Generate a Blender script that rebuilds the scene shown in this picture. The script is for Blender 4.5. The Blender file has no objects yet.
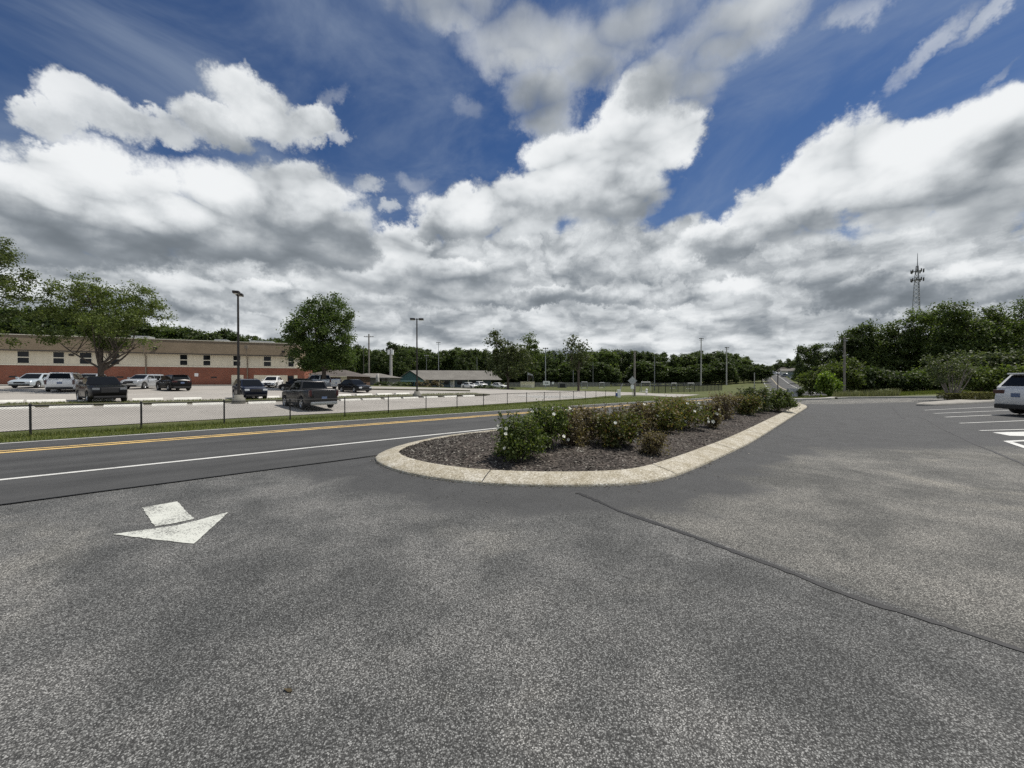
import bpy, bmesh, math, random
from mathutils import Vector, Matrix, noise as mnoise
R = math.radians
SC = bpy.context.scene
COL = SC.collection

# ------------------------------------------------------------------ camera
F = 385.0
CAM_H = 1.6
PITCH = math.atan(3.0 / F)
cam_d = bpy.data.cameras.new('camera')
cam_d.sensor_width = 36.0
cam_d.lens = 36.0 * F / 1024.0
cam_d.clip_start = 0.05
cam_d.clip_end = 5000.0
cam = bpy.data.objects.new('camera', cam_d)
COL.objects.link(cam)
cam.location = (0, 0, CAM_H)
cam.rotation_euler = (R(90) - PITCH, 0, 0)
SC.camera = cam

def ray(px, py):
    x, y, z = (px - 512.0) / F, 1.0, (384.0 - py) / F
    c, s = math.cos(PITCH), math.sin(PITCH)
    return Vector((x, y * c + z * s, -y * s + z * c))

# ------------------------------------------------------------------ node expressions
class NT:
    """Small helper that turns arithmetic into shader nodes."""
    def __init__(self, tree):
        self.t = tree
    def node(self, typ, **kw):
        n = self.t.nodes.new(typ)
        for k, v in kw.items():
            setattr(n, k, v)
        return n
    def link(self, a, b):
        self.t.links.new(a, b)
    def put(self, sock, v):
        if isinstance(v, Ex):
            self.link(v.s, sock)
        elif isinstance(v, bpy.types.NodeSocket):
            self.link(v, sock)
        else:
            sock.default_value = v
    def math(self, op, a, b=0.0, c=None, clamp=False):
        n = self.node('ShaderNodeMath', operation=op)
        n.use_clamp = clamp
        self.put(n.inputs[0], a)
        self.put(n.inputs[1], b)
        if c is not None:
            self.put(n.inputs[2], c)
        return Ex(self, n.outputs[0])
    def sstep(self, v, a, b):
        n = self.node('ShaderNodeMapRange', interpolation_type='SMOOTHSTEP')
        self.put(n.inputs['Value'], v)
        self.put(n.inputs['From Min'], a)
        self.put(n.inputs['From Max'], b)
        return Ex(self, n.outputs['Result'])
    def lstep(self, v, a, b, c=0.0, d=1.0):
        n = self.node('ShaderNodeMapRange')
        self.put(n.inputs['Value'], v)
        self.put(n.inputs['From Min'], a)
        self.put(n.inputs['From Max'], b)
        n.inputs['To Min'].default_value = c
        n.inputs['To Max'].default_value = d
        return Ex(self, n.outputs['Result'])
    def mix(self, f, a, b, blend='MIX'):
        n = self.node('ShaderNodeMix', data_type='RGBA', blend_type=blend)
        self.put(n.inputs[0], f)
        self.put(n.inputs[6], a if not isinstance(a, tuple) else (*a[:3], 1))
        self.put(n.inputs[7], b if not isinstance(b, tuple) else (*b[:3], 1))
        return Ex(self, n.outputs[2])
    def noise(self, vec, scale, detail=4.0, rough=0.55, dist=0.0, lac=2.0):
        n = self.node('ShaderNodeTexNoise')
        self.put(n.inputs['Vector'], vec)
        n.inputs['Scale'].default_value = scale
        n.inputs['Detail'].default_value = detail
        n.inputs['Roughness'].default_value = rough
        n.inputs['Distortion'].default_value = dist
        n.inputs['Lacunarity'].default_value = lac
        return Ex(self, n.outputs[0])
    def voronoi(self, vec, scale, feature='F1', detail=0.0, rough=0.5, out='Distance', rand=1.0):
        n = self.node('ShaderNodeTexVoronoi', feature=feature)
        self.put(n.inputs['Vector'], vec)
        n.inputs['Scale'].default_value = scale
        if 'Detail' in n.inputs:
            n.inputs['Detail'].default_value = detail
            n.inputs['Roughness'].default_value = rough
        n.inputs['Randomness'].default_value = rand
        return Ex(self, n.outputs[out])
    def xyz(self, v):
        n = self.node('ShaderNodeSeparateXYZ')
        self.put(n.inputs[0], v)
        return [Ex(self, o) for o in n.outputs]
    def vec(self, x, y, z):
        n = self.node('ShaderNodeCombineXYZ')
        for i, v in enumerate((x, y, z)):
            self.put(n.inputs[i], v)
        return Ex(self, n.outputs[0])
    def ramp(self, v, stops, interp='LINEAR'):
        n = self.node('ShaderNodeValToRGB')
        n.color_ramp.interpolation = interp
        el = n.color_ramp.elements
        while len(el) < len(stops):
            el.new(0.5)
        for e, (p, c) in zip(el, stops):
            e.position = p
            e.color = (c, c, c, 1) if isinstance(c, (int, float)) else (*c[:3], 1)
        self.put(n.inputs[0], v)
        return Ex(self, n.outputs[0])

class Ex:
    def __init__(self, nt, s):
        self.nt, self.s = nt, s
    def __add__(self, o): return self.nt.math('ADD', self, o)
    __radd__ = __add__
    def __sub__(self, o): return self.nt.math('SUBTRACT', self, o)
    def __rsub__(self, o): return self.nt.math('SUBTRACT', o, self)
    def __mul__(self, o): return self.nt.math('MULTIPLY', self, o)
    __rmul__ = __mul__
    def __truediv__(self, o): return self.nt.math('DIVIDE', self, o)
    def __rtruediv__(self, o): return self.nt.math('DIVIDE', o, self)
    def max(self, o): return self.nt.math('MAXIMUM', self, o)
    def min(self, o): return self.nt.math('MINIMUM', self, o)
    def clamp(self): return self.nt.math('ADD', self, 0.0, clamp=True)
# ------------------------------------------------------------------ sky, sun, view
SUN_EL, SUN_AZ = R(63), R(62)      # azimuth measured from +Y towards +X: the sun stands high on the right, a little ahead
sun_dir = Vector((math.sin(SUN_AZ) * math.cos(SUN_EL), math.cos(SUN_AZ) * math.cos(SUN_EL), math.sin(SUN_EL)))
sun_d = bpy.data.lights.new('sun', 'SUN')
sun_d.energy = 4.8
sun_d.angle = R(0.53)
sun_d.color = (1.0, 0.945, 0.86)
sun = bpy.data.objects.new('sun', sun_d)
COL.objects.link(sun)
sun.rotation_euler = sun_dir.to_track_quat('Z', 'Y').to_euler()

def sph(px, py):
    d = ray(px, py).normalized()
    return math.atan2(d.x, d.y), math.asin(d.z)

def build_world():
    w = bpy.data.worlds.new('World')
    SC.world = w
    w.use_nodes = True
    t = w.node_tree
    t.nodes.clear()
    N = NT(t)
    STR = 0.1
    tc = N.node('ShaderNodeTexCoord')
    dirv = tc.outputs['Generated']
    x, y, z = N.xyz(dirv)
    az = N.math('ARCTAN2', x, y)
    el = N.math('ARCSINE', z)
    # the outlines of the clouds are torn by a warp of the direction before their masks are read
    wn = N.node('ShaderNodeTexNoise')
    N.put(wn.inputs['Vector'], dirv)
    wn.inputs['Scale'].default_value = 7.0
    wn.inputs['Detail'].default_value = 6.0
    wn.inputs['Roughness'].default_value = 0.70
    wr, wg, wb = N.xyz(wn.outputs['Color'])
    el0 = el
    az = az + (wr - 0.5) * 0.15
    el = el + (wg - 0.5) * 0.12
    # --- clear air
    sky = N.node('ShaderNodeTexSky', sky_type='NISHITA')
    sky.sun_disc = False
    sky.sun_elevation = SUN_EL
    sky.sun_rotation = SUN_AZ
    sky.air_density = 1.0
    sky.dust_density = 0.6
    sky.ozone_density = 2.0
    blue = N.mix(1.0, Ex(N, sky.outputs[0]), (0.285, 0.425, 0.62), 'MULTIPLY')
    # --- noises shared by all the clouds
    zc = z.max(0.0)
    den = zc + 0.62
    nv = N.vec(x / den, y / den, (zc * 2.2) / den)
    dz = 0.05
    den2 = zc + (0.62 + dz)
    nv2 = N.vec((x + 0.02) / den2, (y + 0.005) / den2, ((zc + dz) * 2.2) / den2)
    f1 = N.noise(nv, 4.2, 9.0, 0.56, 0.15)
    bn = N.node('ShaderNodeTexNoise', noise_type='RIDGED_MULTIFRACTAL')
    N.put(bn.inputs['Vector'], nv)
    bn.inputs['Scale'].default_value = 6.5
    bn.inputs['Detail'].default_value = 4.0
    bn.inputs['Roughness'].default_value = 0.5
    bn.inputs['Offset'].default_value = 1.0
    bn.inputs['Gain'].default_value = 1.0
    bn.normalize = True
    fine = 1.0 - Ex(N, bn.outputs[0])
    g1 = N.noise(nv, 4.6, 4.0, 0.52, 0.1)
    g2 = N.noise(nv2, 4.6, 4.0, 0.52, 0.1)
    emb = g1 - g2
    n1 = f1 - 0.5
    tex = emb * 1.5 + (fine - 0.5) * 0.40 - n1 * 0.30      # light and shade of the billows
    rag = n1 * 1.5 + (fine - 0.5) * 0.55                   # what tears the outlines

    def puff(px, py, rx, ry, rot=0.0, amp=1.0):
        a, e = sph(px, py)
        a1, e1 = sph(px + rx, py); a2, e2 = sph(px, py - ry)
        sx, sy = max(abs(a1 - a), 1e-3), max(abs(e2 - e), 1e-3)
        c, s = math.cos(R(rot)), math.sin(R(rot))
        u = az - a
        v = el - e
        p = (u * (c / sx) + v * (s / sx))
        q = (v * (c / sy) - u * (s / sy))
        return (1.0 - (p * p + q * q)).max(-3.0) * amp
    def vmax(lst):
        r = lst[0]
        for k in lst[1:]:
            r = r.max(k)
        return r
    def ramp_lum(l):
        return N.ramp(N.sstep(l, -0.10, 1.12), [(0.0, (0.17, 0.195, 0.22)), (0.28, (0.265, 0.295, 0.325)), (0.55, (0.44, 0.47, 0.495)), (0.8, (0.67, 0.70, 0.72)), (1.0, (0.88, 0.90, 0.91))])

    layers = []      # far to near: (alpha, light)
    def cloud(ells, base0, base1, h0, h1, ragk=0.55, soft=0.26, lo=0.22, hi=0.92, tk=1.0, amp=1.0, thick=0.0):
        """One cloud: a union of lobes, a sloping base line from BASE0 to BASE1 (pixels of the study sketch) and its heights there.
        It is white on top and grey towards its base."""
        D = vmax([puff(*e) for e in ells])
        Dn = D.min(0.9) + rag * ragk
        al = N.sstep(Dn, -0.06, soft * 1.45) * amp
        (xa, ya), (xb, yb) = base0, base1
        aa, ea = sph(xa, ya); ab, eb = sph(xb, yb)
        _, ta = sph(xa, ya - h0); _, tb = sph(xb, yb - h1)
        k = N.lstep(az, aa, ab)
        bl = k * (eb - ea) + ea
        hh = k * ((tb - eb) - (ta - ea)) + (ta - ea)
        h = (el - bl) / hh
        lum = N.lstep(h, 0.05, 0.85, lo + 0.07, hi) + tex * (tk * 0.82) + (1.0 - N.sstep(Dn, 0.1, 0.7)) * 0.16 - D.max(0.0) * thick
        layers.append((al, lum))

    # the rows of small cloud down to the horizon
    prof = [(-40, 226), (60, 226), (160, 226), (300, 216), (380, 212), (430, 222), (520, 206), (600, 200), (680, 204), (720, 218), (760, 214), (820, 206), (1064, 200)]
    fc = N.node('ShaderNodeFloatCurve')
    cm = fc.mapping.curves[0]
    A0, A1 = -R(57), R(57)
    pts = []
    for px, py in prof:
        a, e = sph(px, py)
        pts.append(((a - A0) / (A1 - A0), e))
    pts = sorted(pts)
    cm.points[0].location = (0.0, pts[0][1]); cm.points[1].location = (1.0, pts[-1][1])
    for a, e in pts[1:-1]:
        cm.points.new(a, e)
    fc.mapping.update()
    N.put(fc.inputs['Value'], N.lstep(az, A0, A1))
    el_top = Ex(N, fc.outputs[0])
    rowv = N.vec(az * 3.4, 0.0, (el0 * 5.2) / (0.32 + el0))
    rows = N.noise(rowv, 2.3, 6.0, 0.58, 0.2)
    rows2 = N.noise(N.vec(az * 3.4 + 0.03, 0.0, ((el0 + 0.020) * 5.2) / (0.32 + el0 + 0.020)), 2.3, 6.0, 0.58, 0.2)
    Db = ((el_top - el) * 8.5).min(0.9) + rag * 0.5
    lum_b = 0.70 + (rows - rows2) * 1.7 - (rows - 0.5) * 0.9 + tex * 0.42 + N.sstep(el0, 0.16, 0.0) * 0.12
    layers.append((N.sstep(Db, 0.0, 0.3), lum_b))
    cloud([(640, 296, 130, 15), (520, 300, 90, 12)], (500, 312), (760, 306), 30, 26, .5, .35, .16, .92)
    cloud([(890, 292, 150, 24), (1000, 285, 90, 22)], (740, 318), (1040, 306), 40, 50, .5, .35, .12, .92)
    cloud([(430, 285, 90, 26), (360, 262, 70, 40), (395, 245, 45, 30)], (300, 312), (520, 312), 80, 60, .55, .3, .20, .95)
    cloud([(110, 300, 150, 18), (250, 296, 100, 18)], (0, 320), (330, 316), 40, 36, .5, .35, .2, .95)
    # the big mass on the left, its white crest and grey belly
    cloud([(20, 212, 150, 62), (150, 214, 130, 62), (255, 220, 105, 62), (330, 228, 70, 46), (-80, 200, 120, 60), (300, 190, 70, 40), (60, 176, 90, 36)], (0, 268), (390, 272), 112, 100, .62, .30, .12, 1.0)
    # the middle mass
    cloud([(566, 168, 50, 48), (620, 160, 76, 52), (668, 140, 40, 42), (530, 205, 84, 36), (470, 214, 62, 32), (440, 228, 40, 22), (640, 120, 56, 50), (600, 196, 90, 40)], (450, 262), (690, 232), 66, 116, .58, .30, .20, 1.0)
    # the wedge on the right
    cloud([(846, 168, 76, 60), (905, 176, 110, 62), (985, 166, 110, 72), (1080, 160, 120, 80), (775, 214, 66, 42), (720, 244, 66, 24), (810, 200, 66, 50)], (690, 272), (1030, 246), 40, 146, .55, .28, .16, 1.02)
    # the high cloud seen from below
    cloud([(450, 2, 96, 56), (530, 36, 110, 66), (620, 30, 120, 66), (722, 34, 112, 58), (540, 96, 50, 44), (672, 84, 76, 56), (590, 70, 60, 40)], (400, 130), (800, 120), 130, 130, .75, .62, .52, .92, .7, .97, .32)
    # loose puffs
    cloud([(98, 112, 58, 32), (50, 124, 44, 22), (150, 124, 50, 20)], (20, 150), (170, 150), 62, 62, .55, .40, .55, .98, .8, .95)
    cloud([(262, 108, 64, 36), (215, 126, 50, 24), (310, 120, 40, 24)], (190, 148), (340, 146), 70, 70, .55, .34, .50, 1.0, .9)
    cloud([(345, 143, 15, 10), (368, 186, 17, 11), (388, 205, 14, 9)], (330, 200), (400, 205), 60, 60, .5, .6, .8, .95, .6, .7)
    cloud([(415, 182, 26, 14), (468, 108, 24, 16), (165, 128, 60, 16), (335, 105, 22, 12, 30)], (400, 200), (480, 200), 60, 60, .7, .9, .8, .9, .5, .42)
    cloud([(925, 50, 66, 15, 27), (985, 16, 58, 14, 27), (858, 8, 52, 22), (1006, 74, 38, 10, 33)], (850, 100), (1020, 100), 90, 90, .8, 1.1, .7, .95, .6, .75)
    # thin high veil
    veil = N.noise(N.vec(x * 1.1 + z * 0.9, y * 0.7, z * 2.6 - x * 0.8), 2.2, 6.0, 0.58, 0.7)
    veil = N.sstep(veil, 0.36, 0.80) * 0.46
    low = N.sstep(el0, 0.55, 0.0) * 0.30
    k = 1.0 / STR
    air = N.mix(N.math('ADD', veil, low, clamp=True), blue, (0.36 * k, 0.43 * k, 0.53 * k))
    # extra brightness added to unseen clouds behind the viewer, to fill the shaded facades
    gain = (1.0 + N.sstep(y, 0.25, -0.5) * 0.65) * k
    L = None; Acc = None
    col = air
    one = layers[0]
    lum = one[1]; cov = one[0]
    for al, lu in layers[1:]:
        lum = lum + (lu - lum) * al
        cov = cov + (1.0 - cov) * al
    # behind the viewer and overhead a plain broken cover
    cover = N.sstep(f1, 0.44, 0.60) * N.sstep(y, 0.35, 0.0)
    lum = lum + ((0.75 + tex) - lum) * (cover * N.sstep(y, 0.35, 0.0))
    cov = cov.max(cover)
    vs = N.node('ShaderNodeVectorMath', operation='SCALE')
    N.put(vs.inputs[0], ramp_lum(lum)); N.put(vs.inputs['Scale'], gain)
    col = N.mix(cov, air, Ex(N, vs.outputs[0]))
    # below the horizon: the land
    col = N.mix(N.sstep(el0, -0.005, -0.03), col, (0.12 * k, 0.125 * k, 0.11 * k))
    bg = N.node('ShaderNodeBackground')
    N.put(bg.inputs[0], col)
    bg.inputs[1].default_value = STR
    out = N.node('ShaderNodeOutputWorld')
    N.link(bg.outputs[0], out.inputs[0])
    w.cycles.sampling_method = 'MANUAL'
    w.cycles.sample_map_resolution = 512
build_world()
vs_ = SC.view_settings
vs_.view_transform = 'Standard'
vs_.look = 'None'
vs_.exposure = 0.0
vs_.gamma = 1.0
vs_.use_curve_mapping = False
SC.cycles.use_denoising = False
# ------------------------------------------------------------------ mesh helpers
class MB:
    """Collects faces and links them as ONE mesh object."""
    def __init__(self):
        self.v, self.f, self.m, self.sm = [], [], [], []
    def add(self, vs, fs, mi=0, smooth=False):
        o = len(self.v)
        self.v.extend([tuple(p) for p in vs])
        self.f.extend([tuple(i + o for i in f) for f in fs])
        self.m.extend([mi] * len(fs))
        self.sm.extend([smooth] * len(fs))
        return self
    def box(self, x0, x1, y0, y1, z0, z1, mi=0, M=None):
        vs = [Vector((x, y, z)) for z in (z0, z1) for y in (y0, y1) for x in (x0, x1)]
        if M is not None:
            vs = [M @ p for p in vs]
        return self.add(vs, [(0, 2, 3, 1), (4, 5, 7, 6), (0, 1, 5, 4), (2, 6, 7, 3), (0, 4, 6, 2), (1, 3, 7, 5)], mi)
    def bbox(self, x0, x1, y0, y1, z0, z1, b=0.02, mi=0, M=None):
        """A box with chamfered edges."""
        bm = bmesh.new()
        bmesh.ops.create_cube(bm, size=1.0)
        for p in bm.verts:
            p.co = Vector(((x0 + x1) / 2 + p.co.x * (x1 - x0), (y0 + y1) / 2 + p.co.y * (y1 - y0), (z0 + z1) / 2 + p.co.z * (z1 - z0)))
        bmesh.ops.bevel(bm, geom=bm.edges[:], offset=b, segments=2, affect='EDGES', profile=0.6)
        bm.verts.index_update()
        vs = [p.co.copy() for p in bm.verts]
        if M is not None:
            vs = [M @ p for p in vs]
        fs = [[p.index for p in f.verts] for f in bm.faces]
        bm.free()
        return self.add(vs, fs, mi)
    def tube(self, pts, rad, n=6, mi=0, cap=True, smooth=True):
        pts = [Vector(p) for p in pts]
        if not isinstance(rad, (list, tuple)):
            rad = [rad] * len(pts)
        rings, up = [], None
        for i, p in enumerate(pts):
            d = (pts[min(i + 1, len(pts) - 1)] - pts[max(i - 1, 0)])
            if d.length < 1e-9:
                d = Vector((0, 0, 1))
            d.normalize()
            if up is None:
                up = Vector((1, 0, 0)) if abs(d.x) < 0.9 else Vector((0, 1, 0))
            a = d.cross(up).normalized()
            b = d.cross(a).normalized()
            up = -b if False else up
            rings.append([p + a * (math.cos(2 * math.pi * k / n) * rad[i]) + b * (math.sin(2 * math.pi * k / n) * rad[i]) for k in range(n)])
        vs = [q for r in rings for q in r]
        fs = []
        for i in range(len(pts) - 1):
            for k in range(n):
                fs.append((i * n + k, i * n + (k + 1) % n, (i + 1) * n + (k + 1) % n, (i + 1) * n + k))
        self.add(vs, fs, mi, smooth)
        if cap:
            self.add(rings[0], [tuple(range(n))[::-1]], mi)
            self.add(rings[-1], [tuple(range(n))], mi)
        return self
    def lathe(self, prof, n=20, M=None, mi=0, smooth=True):
        """prof: (radius, height) pairs turned about Z."""
        vs, fs = [], []
        for r, h in prof:
            for k in range(n):
                a = 2 * math.pi * k / n
                vs.append(Vector((r * math.cos(a), r * math.sin(a), h)))
        for i in range(len(prof) - 1):
            for k in range(n):
                fs.append((i * n + k, i * n + (k + 1) % n, (i + 1) * n + (k + 1) % n, (i + 1) * n + k))
        if M is not None:
            vs = [M @ p for p in vs]
        return self.add(vs, fs, mi, smooth)
    def poly(self, pts, mi=0):
        return self.add(pts, [tuple(range(len(pts)))], mi)
    def prism(self, pts, off, mi=0):
        """A flat outline given thickness OFF (a vector)."""
        n = len(pts)
        a = [Vector(p) for p in pts]
        b = [p + Vector(off) for p in a]
        fs = [tuple(range(n))[::-1], tuple(range(n, 2 * n))]
        fs += [(i, (i + 1) % n, n + (i + 1) % n, n + i) for i in range(n)]
        return self.add(a + b, fs, mi)
    def build(self, name, mats, parent=None, loc=None):
        me = bpy.data.meshes.new(name)
        me.from_pydata(self.v, [], self.f)
        me.polygons.foreach_set('material_index', self.m)
        me.polygons.foreach_set('use_smooth', self.sm)
        for m in (mats if isinstance(mats, (list, tuple)) else [mats]):
            me.materials.append(m)
        me.update()
        o = bpy.data.objects.new(name, me)
        COL.objects.link(o)
        if parent is not None:
            o.parent = parent
        if loc is not None:
            o.location = loc
        return o

def recalc(o):
    bm = bmesh.new()
    bm.from_mesh(o.data)
    bmesh.ops.recalc_face_normals(bm, faces=bm.faces[:])
    bm.to_mesh(o.data)
    bm.free()

def tag(o, label=None, cat=None, group=None, kind=None):
    if label: o['label'] = label
    if cat: o['category'] = cat
    if group: o['group'] = group
    if kind: o['kind'] = kind
    return o

def thing(name, label, cat, loc=(0, 0, 0), rz=0.0, group=None):
    o = bpy.data.objects.new(name, None)
    o.empty_display_size = 0.2
    COL.objects.link(o)
    o.location = loc
    o.rotation_euler = (0, 0, rz)
    return tag(o, label, cat, group)

def copy_tree(root, parent=None):
    c = root.copy()
    COL.objects.link(c)
    c.parent = parent
    for ch in list(root.children):
        copy_tree(ch, c)
    return c

def sm(a, b, x):
    t = min(1.0, max(0.0, (x - a) / (b - a)))
    return t * t * (3 - 2 * t)

def lerp(a, b, t):
    return a + (b - a) * t

def interp(tab, x):
    if x <= tab[0][0]:
        return tab[0][1]
    for (a, va), (b, vb) in zip(tab, tab[1:]):
        if x <= b:
            return va + (vb - va) * (x - a) / (b - a)
    return tab[-1][1]

# ------------------------------------------------------------------ lie of the land
ROAD_A = R(48.7)
US, UC = math.sin(ROAD_A), math.cos(ROAD_A)
T0 = 13.6
def st(x, y):
    return x * US + y * UC, -x * UC + y * US
def xy(s, t):
    return s * US - t * UC, s * UC + t * US
def tc(s):
    if s < 30: return 0.0
    if s < 110: return 0.001875 * (s - 30) ** 2
    return 12.0 + 0.30 * (s - 110)
ZR = [(25, 0), (45, -.12), (60, -.3), (85, -.55), (110, -.65), (130, -.35), (150, .3), (200, 3.1), (239, 4.8), (270, 5.8), (320, 6.4)]
FA, FU = (-16.0, 12.8), (0.581, 0.814)          # the chain-link fence: a point on it and its direction
ZF = [(-10, -.2), (-3.6, -.245), (7, -.42), (19, -.53), (45, -.76), (110, -.8), (150, .1), (200, 2.8), (239, 4.5), (320, 6.2)]
def tfence(s):
    return 20.2 + 0.2345 * max(-2.0, s + 3.6)
def hgt(x, y):
    s, t = st(x, y)
    tau = t - T0 - tc(s)
    zr = interp(ZR, s)
    if tau < 0:
        zp = 0.012 * min(max(0.0, x - 8.0), 40.0)
        zp = lerp(zp, zr * 0.85, sm(60, 150, s))
        k = sm(-3.6, -16, tau)
        z = lerp(zr + 0.03 * sm(-3.6, 0, tau), zp, k)
    else:
        perp = (t - tfence(s)) * 0.9736     # > 0 beyond the fence
        zf = interp(ZF, s)
        rise = 0.03 * min(max(0.0, t - 36.0), 30.0) * (1 - sm(18, 62, s))
        zl = lerp(0.0, -0.35, sm(25, 70, s)) + rise + 0.008 * min(max(0.0, -s), 30.0)
        zl = lerp(zl, zr * 0.85, sm(120, 200, s))
        zroad = zr + 0.03 - 0.16 * sm(0, 3.8, tau)
        if perp > 0:
            z = lerp(zf, zl, sm(0, 13, perp))
        else:
            # between the road's far edge and the fence
            w = min(1.0, max(0.0, (tau - 3.6) / max(0.5, -perp + tau - 3.6)))
            z = lerp(zroad, zf, w)
    return z

def G(px, py, off=0.0):
    """The point of the ground that the photograph shows at this pixel."""
    d = ray(px, py)
    o = Vector((0, 0, CAM_H))
    lo, hi, step = 0.5, None, 0.4
    k = lo
    while k < 900:
        p = o + d * k
        if p.z <= hgt(p.x, p.y) + off:
            hi = k
            break
        lo = k
        k += step
        step *= 1.02
    if hi is None:
        hi = lo = 900
    for _ in range(40):
        mid = (lo + hi) / 2
        p = o + d * mid
        if p.z <= hgt(p.x, p.y) + off: hi = mid
        else: lo = mid
    p = o + d * hi
    return Vector((p.x, p.y, hgt(p.x, p.y) + off))

def at(px, dist, off=0.0):
    """The point of the ground at a column of the photograph and a distance ahead."""
    x = (px - 512.0) / F * dist
    return Vector((x, dist, hgt(x, dist) + off))

def zpix(py, dist):
    return CAM_H + (381.0 - py) / F * dist

_cuts = []
v = 0.0
while v < 900:
    _cuts.append(v)
    v += 1.0 if v < 30 else (2.0 if v < 70 else (6.0 if v < 200 else 60.0))
CX = sorted(set([-c for c in _cuts] + _cuts))
CY = sorted(set([-c for c in _cuts if c < 130] + _cuts))

def drape(poly, off, name, m, kind='structure', attr=None):
    """A flat outline cut along the ground's grid and laid on the ground OFF above it."""
    bm = bmesh.new()
    vs = [bm.verts.new((p[0], p[1], 0)) for p in poly]
    f = bm.faces.new(vs)
    if f.normal.z < 0 or f.calc_area() and sum((a[0] * b[1] - b[0] * a[1]) for a, b in zip(poly, list(poly[1:]) + [poly[0]])) < 0:
        bmesh.ops.reverse_faces(bm, faces=[f])
    x0, x1 = min(p[0] for p in poly), max(p[0] for p in poly)
    y0, y1 = min(p[1] for p in poly), max(p[1] for p in poly)
    bmesh.ops.triangulate(bm, faces=bm.faces[:])
    for c in CX:
        if x0 < c < x1:
            bmesh.ops.bisect_plane(bm, geom=bm.verts[:] + bm.edges[:] + bm.faces[:], plane_co=(c, 0, 0), plane_no=(1, 0, 0))
    for c in CY:
        if y0 < c < y1:
            bmesh.ops.bisect_plane(bm, geom=bm.verts[:] + bm.edges[:] + bm.faces[:], plane_co=(0, c, 0), plane_no=(0, 1, 0))
    for p in bm.verts:
        p.co.z = hgt(p.co.x, p.co.y) + off
    me = bpy.data.meshes.new(name)
    bm.normal_update()
    bm.to_mesh(me)
    bm.free()
    me.materials.append(m)
    for p in me.polygons:
        p.use_smooth = True
    if attr is not None:
        a = me.attributes.new('fresh', 'FLOAT', 'POINT')
        a.data.foreach_set('value', [attr(q.co.x, q.co.y) for q in me.vertices])
    o = bpy.data.objects.new(name, me)
    COL.objects.link(o)
    o['kind'] = kind
    return o

def ribbon(line, w, off, name, m, kind='structure'):
    """A painted line or a narrow strip along a ground polyline."""
    mb = MB()
    pts = [Vector((p[0], p[1], 0)) for p in line]
    dense = [pts[0]]
    for a, b in zip(pts, pts[1:]):
        n = max(1, int((b - a).length / 1.0))
        for k in range(1, n + 1):
            dense.append(a.lerp(b, k / n))
    vs = []
    for i, p in enumerate(dense):
        d = (dense[min(i + 1, len(dense) - 1)] - dense[max(i - 1, 0)]).normalized()
        nrm = Vector((-d.y, d.x, 0))
        for sgn in (1, -1):
            q = p + nrm * (sgn * w / 2)
            vs.append((q.x, q.y, hgt(q.x, q.y) + off))
    fs = [(2 * i, 2 * i + 1, 2 * i + 3, 2 * i + 2) for i in range(len(dense) - 1)]
    mb.add(vs, fs)
    o = mb.build(name, m)
    if kind: o['kind'] = kind
    return o

# ------------------------------------------------------------------ materials
def mat(name, fn):
    m = bpy.data.materials.new(name)
    m.use_nodes = True
    t = m.node_tree
    t.nodes.clear()
    N = NT(t)
    out = N.node('ShaderNodeOutputMaterial')
    N.link(fn(N), out.inputs[0])
    return m

def pbsdf(N, col, rough=0.6, metal=0.0, spec=0.5, coat=0.0, normal=None, trans=0.0):
    b = N.node('ShaderNodeBsdfPrincipled')
    N.put(b.inputs['Base Color'], (*col, 1) if isinstance(col, tuple) else col)
    N.put(b.inputs['Roughness'], rough)
    b.inputs['Metallic'].default_value = metal
    b.inputs['Specular IOR Level'].default_value = spec
    b.inputs['Coat Weight'].default_value = coat
    b.inputs['Transmission Weight'].default_value = trans
    if normal is not None:
        N.put(b.inputs['Normal'], normal)
    return b.outputs[0]

def bump(N, h, strength=0.3, dist=0.01):
    b = N.node('ShaderNodeBump')
    b.inputs['Strength'].default_value = strength
    b.inputs['Distance'].default_value = dist
    N.put(b.inputs['Height'], h)
    return b.outputs[0]

def pos(N):
    return N.node('ShaderNodeNewGeometry').outputs['Position']
def objco(N):
    return N.node('ShaderNodeTexCoord').outputs['Object']

def simple(name, col, rough=0.6, metal=0.0, spec=0.5, coat=0.0, var=0.12, scale=6.0):
    def fn(N):
        n = N.noise(objco(N), scale, 4.0)
        k = N.lstep(n, 0.3, 0.7, 1 - var, 1 + var)
        c = N.node('ShaderNodeVectorMath', operation='SCALE')
        c.inputs[0].default_value = col
        N.put(c.inputs['Scale'], k)
        return pbsdf(N, Ex(N, c.outputs[0]), rough, metal, spec, coat)
    return mat(name, fn)

def leafmat(name, a, b, c=None, trans=0.35, rough=0.55):
    def fn(N):
        g = N.node('ShaderNodeNewGeometry')
        oi = N.node('ShaderNodeObjectInfo')
        r = Ex(N, g.outputs['Random Per Island'])
        st_ = [(0.0, a), (0.7, b), (1.0, c or b)]
        col = N.ramp(r, st_)
        k = N.lstep(Ex(N, oi.outputs['Random']), 0, 1, 0.82, 1.18)
        s = N.node('ShaderNodeVectorMath', operation='SCALE')
        N.put(s.inputs[0], col); N.put(s.inputs['Scale'], k)
        colv = Ex(N, s.outputs[0])
        p = pbsdf(N, colv, rough, 0, 0.35)
        tr = N.node('ShaderNodeBsdfTranslucent')
        N.put(tr.inputs[0], N.mix(1.0, colv, (1.0, 1.1, 0.55), 'MULTIPLY'))
        mx = N.node('ShaderNodeMixShader')
        mx.inputs[0].default_value = trans
        N.link(p, mx.inputs[1]); N.link(tr.outputs[0], mx.inputs[2])
        return mx.outputs[0]
    return mat(name, fn)

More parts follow.
